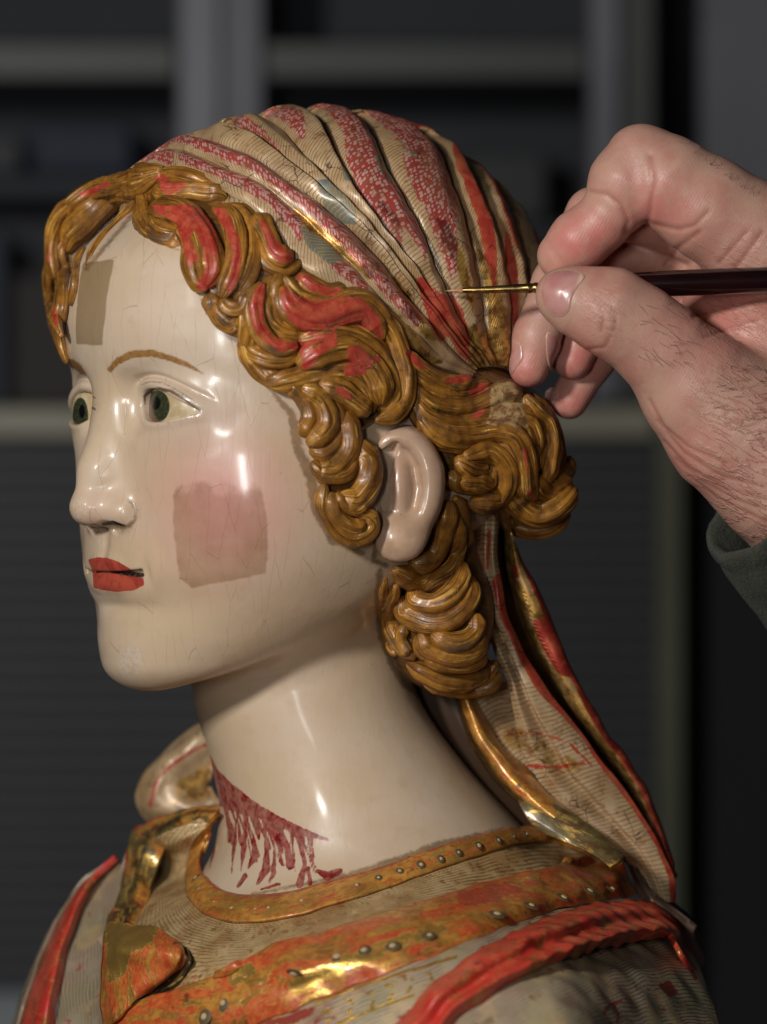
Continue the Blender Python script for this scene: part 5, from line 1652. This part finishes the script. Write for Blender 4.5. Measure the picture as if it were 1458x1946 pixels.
V, Q = surface_nets(hand_sdf, (930, -470, 200), (1640, 170, 1250), max(HS, 3) * 1.28)
V = settle(hand_sdf, V)
# shallow creases pressed into the surface
px, py = to_pix(V)
N = normals(hand_sdf, V, 3)
vis = N[:, 1] < .3
cre = [([(1236, 296), (1240, 345), (1234, 400), (1228, 430)], 5, -330), ([(1122, 362), (1152, 368), (1180, 388), (1194, 420), (1190, 440)], 4, -330), ([(1232, 425), (1290, 436), (1320, 428), (1346, 402)], 4, -330),
       ([(1140, 585), (1146, 606), (1142, 630)], 2.5, -420), ([(1160, 582), (1170, 600), (1168, 626)], 2.5, -420), ([(1120, 664), (1150, 660), (1160, 640)], 2.5, -420),
       ([(1235, 760), (1262, 812), (1310, 850), (1380, 880)], 3, -420), ([(1250, 800), (1300, 860), (1370, 905), (1450, 925)], 3, -420), ([(1262, 838), (1310, 890), (1380, 930), (1458, 950)], 2.5, -420), ([(1285, 872), (1330, 912), (1400, 950), (1458, 970)], 2.5, -420), ([(1310, 905), (1370, 950), (1458, 992)], 2.5, -420),
       ([(1390, 520), (1420, 480), (1450, 440)], 4, -420), ([(1366, 500), (1392, 470), (1420, 440)], 3, -420), ([(1320, 600), (1370, 590), (1458, 570)], 4, -420), ([(1340, 640), (1390, 622), (1440, 610)], 3, -420), ([(1262, 505), (1290, 470), (1330, 440)], 4, -420)]
disp = np.zeros(len(V)); crm = np.zeros(len(V))
for q, w, dmin in cre:
    d = line_d(px, py, q, 0)
    m = np.exp(-(d / (w * 1.5)) ** 2) * vis
    disp += m * w * .6; crm = np.maximum(crm, np.exp(-(d / (w * .9)) ** 2) * vis)
V = V - N * disp[:, None]
fl = np.maximum.reduce([np.exp(-(((px - 1110) / 75) ** 2 + ((py - 455) / 60) ** 2)), .9 * np.exp(-(((px - 1000) / 50) ** 2 + ((py - 715) / 55) ** 2)), np.exp(-(((px - 1095) / 50) ** 2 + ((py - 690) / 55) ** 2)), .9 * np.exp(-(((px - 1085) / 50) ** 2 + ((py - 770) / 50) ** 2)),
                        .7 * np.exp(-(((px - 1245) / 90) ** 2 + ((py - 400) / 70) ** 2)), .7 * np.exp(-(((px - 1380) / 110) ** 2 + ((py - 590) / 90) ** 2)), .3 * np.exp(-(((px - 1300) / 80) ** 2 + ((py - 880) / 90) ** 2))])
wrk = np.maximum(np.clip((px - 1290) / 90, 0, 1) * np.clip((py - 640) / 120, 0, 1), .7 * np.exp(-(((px - 1390) / 90) ** 2 + ((py - 560) / 110) ** 2)))
wrk = np.maximum(wrk, .55 * np.exp(-(((px - 1155) / 40) ** 2 + ((py - 600) / 50) ** 2)))
ca, sa = math.cos(.5), math.sin(.5)
st = np.stack([px * ca + py * sa, -px * sa + py * ca], 1)
PERSON = thing('person', 'bare hand of a person in a green fleece sleeve, pinching a fine brush', 'person', (1500, -150, 1180))
HAND = mesh_from('hand', V, Q, M_HAND, PERSON, uv=st, attrs={'flush': fl, 'wrinkle': wrk, 'crease': crm})


def nail_mat():
    b = NB('fingernail')
    n = b.noise(30, 3)
    col = b.mix(b.ss(n, .35, .7), lin(188, 138, 130), lin(178, 118, 114))
    col = b.mix(b.ss(b.attr('lunula'), .55, .75), col, lin(216, 178, 160))
    col = b.mix(b.ss(b.attr('rim'), .9, .98), col, lin(206, 170, 140))
    return b.done(col, .3, 0, b.bump(b.noise(12, 2, b.scalev(b.oc, (.2, 1, 1))), .15, .0004), .25, .2)


M_NAIL = nail_mat()


def nail(poly, lift, lun=None):
    q = spline(np.array(poly, float), 40, True)[:-1]
    c = q.mean(0)
    rings = [.02, .25, .5, .7, .85, .95, 1.0, 1.03]
    lf = [lift, lift, lift * .95, lift * .85, lift * .7, lift * .5, lift * .15, -lift]
    P = []; Ln = []; Rm = []
    for r, l in zip(rings, lf):
        a = c + (q - c) * r
        p, _ = march(lambda s: hand_sdf(s) - l, a[:, 0], a[:, 1])
        P.append(p)
        Ln.append(np.clip(((a - np.array(lun[0])) @ np.array(lun[1])) / lun[2], 0, 1) if lun else np.zeros(len(a)))
        Rm.append(np.full(len(a), r))
    V = np.vstack(P)
    Qd = grid_quads(len(rings), len(q), True)
    F = [list(map(int, f)) for f in Qd] + [list(range(len(q)))[::-1]]
    mesh_from('nail', V, F, M_NAIL, HAND, attrs={'lunula': np.concatenate(Ln), 'rim': np.concatenate(Rm)})


nail([(1027, 545), (1034, 526), (1052, 515), (1078, 511), (1104, 517), (1112, 526), (1098, 545), (1087, 566), (1082, 590), (1068, 602), (1048, 599), (1033, 582), (1027, 562)], 3.5, ((1060, 550), (.85, .2), 46))
nail([(974, 664), (984, 650), (992, 660), (993, 682), (982, 697), (971, 712), (968, 690)], 2.5)
nail([(1040, 632), (1056, 638), (1068, 660), (1060, 682), (1050, 706), (1042, 690), (1038, 660)], 2.5)
nail([(1037, 746), (1054, 736), (1061, 750), (1052, 768), (1045, 786), (1039, 770)], 2.5)

# short dark hairs on the thumb, the wrist and the back of the index finger
rng = np.random.RandomState(11)
HV, HF = [], []


def hair_strand(x, y, ang, ln, up):
    n = 6
    t = np.linspace(0, 1, n)
    bend = rng.uniform(-.9, .9)
    a = ang + bend * t
    X = x + np.cumsum(np.cos(a)) * ln / n; Y = y + np.cumsum(np.sin(a)) * ln / n
    P, miss = march(lambda s: hand_sdf(s) - (1.0 + up * np.sin(t * 2.4)), X, Y)
    w = np.linspace(.42, .15, n)
    k = len(HV)
    for i in range(n):
        d = P[min(i + 1, n - 1)] - P[max(i - 1, 0)]
        d = d / (np.linalg.norm(d) + 1e-9)
        s = np.cross(d, (0, 1, 0)); s /= np.linalg.norm(s) + 1e-9
        u = np.cross(s, d)
        for q in (s, -.5 * s + .87 * u, -.5 * s - .87 * u):
            HV.append(P[i] + q * w[i])
    for i in range(n - 1):
        for j in range(3):
            HF.append([k + i * 3 + j, k + i * 3 + (j + 1) % 3, k + i * 3 + 3 + (j + 1) % 3, k + i * 3 + 3 + j])


for _ in range(34):
    hair_strand(rng.uniform(1205, 1300), rng.uniform(575, 690), rng.uniform(-.1, .9), rng.uniform(22, 44), 4)
for _ in range(46):
    x = rng.uniform(1340, 1456); y = rng.uniform(690, 850) + (x - 1400) * .2
    hair_strand(x, y, rng.uniform(-.35, .35), rng.uniform(28, 60), 4)
for _ in range(16):
    t = rng.rand()
    hair_strand(1290 + 160 * t, 272 + 118 * t, rng.uniform(-1.4, -.2), rng.uniform(12, 26), 12)
hb = mesh_from('arm_hair', np.array(HV), HF, plain('dark_hair', (112, 78, 60), .5), PERSON)
hb['kind'] = 'stuff'

# sleeve
def mat_fleece():
    b = NB('green_fleece')
    n1 = b.noise(60, 4); n2 = b.noise(7, 4, rough=.7)
    col = b.mix(b.ss(n1, .35, .68), lin(36, 40, 27), lin(48, 52, 34))
    col = b.mix(b.ss(n2, .5, .75, 0, .6), col, lin(74, 78, 56))
    m = b.done(col, .9, 0, b.bump(b.m('ADD', n2, b.m('MULTIPLY', n1, .6)), 1.0, .0022))
    b.p.inputs['Sheen Weight'].default_value = .08
    return m


ax = np.array([.62, .36, .66]); ax /= np.linalg.norm(ax)
e1 = np.cross(ax, (0, 1, 0)); e1 /= np.linalg.norm(e1); e2 = np.cross(ax, e1)
c0 = np.array(Pp(1478, 938, -190))
prof = [(230, 128), (120, 132), (40, 136), (6, 142), (-6, 148), (-9, 155), (-4, 162), (8, 166), (26, 167), (34, 164.5), (40, 167), (70, 172), (120, 175), (180, 177), (260, 179), (380, 181), (520, 183)]
prof = spline(np.array(prof, float), 70)
th = np.linspace(0, 2 * PI, 110, endpoint=False)
V = []
for s, r in prof:
    base = c0 + ax * s
    V.append(base + np.cos(th)[:, None] * e1 * r * 1.02 + np.sin(th)[:, None] * e2 * r * .94)
V = np.array(V).reshape(-1, 3)
V += np.stack([vnoise(V, 110, 61), vnoise(V, 120, 62), vnoise(V, 110, 63)], 1) * 5 + np.stack([vnoise(V, 30, 64), vnoise(V, 32, 65), vnoise(V, 30, 66)], 1) * 1.2
mesh_from('sleeve', V, grid_quads(len(prof), 110, True), mat_fleece(), PERSON)

# ------------------------------------------------------------------ the brush
BR = thing('paint_brush', 'fine pointed brush with a dark red lacquered handle and brass ferrule, held in the fingers', 'brush', Pp(1200, 541, -255))
TIPD = float(march(veil_base, np.array([845.0]), np.array([553.0]))[0][0, 1]) - 22
b0 = np.array(Pp(845, 553, TIPD)); b1 = np.array(Pp(1520, 530, -292))
bd = (b1 - b0); BL = np.linalg.norm(bd); bd /= BL
be = np.cross(bd, (0, 1, 0)); be /= np.linalg.norm(be); bf = np.cross(bd, be)


def turned(name, prof, mat, n=28):
    pr = np.array(prof, float)
    th = np.linspace(0, 2 * PI, n, endpoint=False)
    V = np.array([b0 + bd * s + (np.cos(th)[:, None] * be + np.sin(th)[:, None] * bf) * r for s, r in pr]).reshape(-1, 3)
    k = len(pr)
    F = [list(map(int, f)) for f in grid_quads(k, n, True)] + [list(range(n))[::-1], [(k - 1) * n + j for j in range(n)]]
    return mesh_from(name, V, F, mat, BR)


def mat_lacquer():
    b = NB('dark_lacquer')
    n = b.noise(30, 3, b.scalev(b.oc, (.15, 1, 1)))
    col = b.mix(b.ss(n, .4, .7), lin(14, 4, 6), lin(30, 9, 10))
    return b.done(col, .16, 0, b.bump(n, .08, .0004), .6, .06)


def mat_brass():
    b = NB('tarnished_brass')
    n = b.noise(22, 4, b.scalev(b.oc, (.4, 1, 1)))
    col = b.mix(b.ss(n, .35, .68), lin(190, 156, 92), lin(80, 66, 44))
    return b.done(col, b.m('ADD', b.m('MULTIPLY', n, .3), .15), .95, b.bump(n, .15, .0004))


def mat_bristle():
    b = NB('sable')
    n = b.noise(1.6, 2, b.scalev(b.oc, (.03, 1, 1)))
    return b.done(b.mix(b.ss(n, .35, .65), lin(206, 150, 110), lin(150, 96, 64)), .5, 0, b.bump(n, .4, .0002))


M_BRASS = mat_brass()
turned('bristles', [(0, .3), (8, 1.6), (18, 3.2), (28, 4.3), (36, 4.6), (42, 4.4)], mat_bristle(), 18)
fr = turned('ferrule', [(33, 4.4), (34, 5.0), (60, 5.6), (100, 6.9), (130, 8.0), (150, 8.6), (152, 9.8), (155, 10.2), (158, 9.6), (160, 8.9), (164, 8.9), (166, 10), (169, 10.4), (172, 9.8), (174, 9.2), (190, 9.4), (196, 9.4)], M_BRASS)
turned('handle', [(188, 9.0), (196, 9.6), (230, 13), (280, 18), (330, 21.5), (380, 23), (430, 24), (520, 24.5), (640, 24), (760, 22), (900, 18), (1050, 12), (1150, 7), (1160, 3)], mat_lacquer())
# ------------------------------------------------------------------ the dark room behind: a cabinet with framed doors
def wbox(x0, x1, y0, y1, d0, d1, bev=0.0):
    """box between picture columns / rows at a distance d0 behind the bust"""
    a = from_pix(np.array([x0, x1], float), np.array([y0, y1], float), d0)
    X0, X1 = a[0, 0], a[1, 0]; Y0, Y1 = a[0, 2], a[1, 2]
    b = bev
    V = []
    for dd, k in ((d0 + b, 0), (d0, b), (d1, 0)):
        for x, y in ((X0 + k, Y0 + k), (X1 - k, Y0 + k), (X1 - k, Y1 - k), (X0 + k, Y1 - k)):
            V.append((x, dd, y))
    F = [[4, 5, 6, 7], [8, 11, 10, 9]]
    for i in range(4):
        j = (i + 1) % 4
        F += [[0 + i, 0 + j, 4 + j, 4 + i], [8 + i, 8 + j, 0 + j, 0 + i]]
    return np.array(V, float), F


def painted(name, rgb, rough=.5, var=.8):
    b = NB(name)
    n = b.noise(300, 4); n2 = b.noise(40, 4)
    c = lin(*rgb); dk = tuple(v * var for v in c[:3]) + (1,)
    return b.done(b.mix(b.ss(b.m('ADD', b.m('MULTIPLY', n, .7), b.m('MULTIPLY', n2, .3)), .35, .65), c, dk), rough)


DB = 4600.0
V, F = wbox(-900, 2400, -700, 2700, DB + 900, DB + 1000)
tag(mesh_from('wall', V, F, painted('wall_paint', (60, 62, 66), .8), smooth=False), kind='structure')
CAB = thing('cabinet', 'tall grey cabinet with pale posts and dark ribbed shutters behind the bust', 'cabinet', Pp(700, 2300, DB))
M_POST = painted('pale_grey_metal', (96, 96, 105), .45)
M_RAIL = painted('grey_green_rail', (44, 47, 45), .5)
M_SLAT = painted('charcoal_shutter', (40, 42, 47), .6)
M_IN = painted('dark_cabinet_inside', (30, 34, 42), .7)
M_BAR = painted('cream_bar', (136, 132, 114), .5)
M_OLIVE = painted('olive_post', (78, 80, 62), .5)


def cb(name, x0, x1, y0, y1, d0, d1, m, bev=10):
    V, F = wbox(x0, x1, y0, y1, d0, d1, bev)
    return mesh_from(name, V, F, m, CAB, smooth=False)


cb('back_panel', -600, 2100, -500, 2300, DB + 640, DB + 700, M_IN, 0)
cb('post', 338, 420, -500, 800, DB, DB + 60, M_POST); cb('post', 420, 500, -500, 800, DB + 22, DB + 80, painted('mid_grey_metal', (86, 86, 94), .5))
cb('post', 1120, 1180, -500, 760, DB, DB + 60, M_POST); cb('post', 1180, 1246, -500, 760, DB + 22, DB + 80, M_RAIL)
cb('rail', -600, 336, 78, 152, DB + 30, DB + 90, M_RAIL); cb('rail', 502, 1118, 78, 152, DB + 30, DB + 90, M_RAIL)
cb('shelf', -600, 336, 330, 380, DB + 300, DB + 600, M_IN); cb('shelf', 502, 1118, 420, 470, DB + 300, DB + 600, M_IN)
cb('counter_edge', -600, 1246, 772, 832, DB - 60, DB + 200, M_BAR)
cb('post', 1246, 1300, 700, 2300, DB - 20, DB + 60, M_OLIVE)
cb('door', 1330, 2100, -500, 640, DB + 40, DB + 80, painted('door_reflection_grey', (84, 84, 92), .5)); cb('side_panel', 1302, 2100, 660, 2300, DB + 200, DB + 260, painted('black_panel', (16, 16, 18), .8))  # upper door grey carries a painted pale reflection
cb('plinth', -600, 1246, 1885, 2300, DB - 40, DB + 60, painted('plinth_grey', (120, 124, 128), .5))
# shutter slats
y = 838
first = None
while y < 1880:
    if first is None:
        V, F = wbox(-600, 1244, y, y + 34.5, DB + 20, DB + 70, 5)
        first = mesh_from('slat', V, F, M_SLAT, CAB, smooth=False)
        y0 = y
    else:
        o = first.copy(); COL.objects.link(o)
        o.location = first.location + Vector((0, 0, -(y - y0) * S * (CAMD + DB) / CAMD))
    y += 36
# things on the cabinet shelves, dim behind the glass
def shelf_box(label, x0, x1, y0, y1, rgb):
    V, F = wbox(x0, x1, y0, y1, DB + 320, DB + 520, 12)
    return tag(mesh_from('storage_box', V, F, painted('box_card', rgb, .7), smooth=False), label, 'box')




shelf_box('dark blue box on the left shelf behind the forehead', 60, 250, 236, 328, (30, 40, 58))
shelf_box('small grey box at the left edge on the shelf behind the forehead', -60, 40, 260, 328, (58, 60, 64))
shelf_box('dark brown box under the shelf left of the face', 20, 180, 520, 770, (40, 34, 34))
shelf_box('blue grey box standing low at the left edge', -90, 10, 440, 770, (46, 54, 66))
shelf_box('brownish box on the shelf above the headscarf', 560, 760, 330, 418, (44, 36, 34))
shelf_box('dim grey box on the shelf between scarf and hand', 880, 1040, 290, 418, (50, 52, 54))
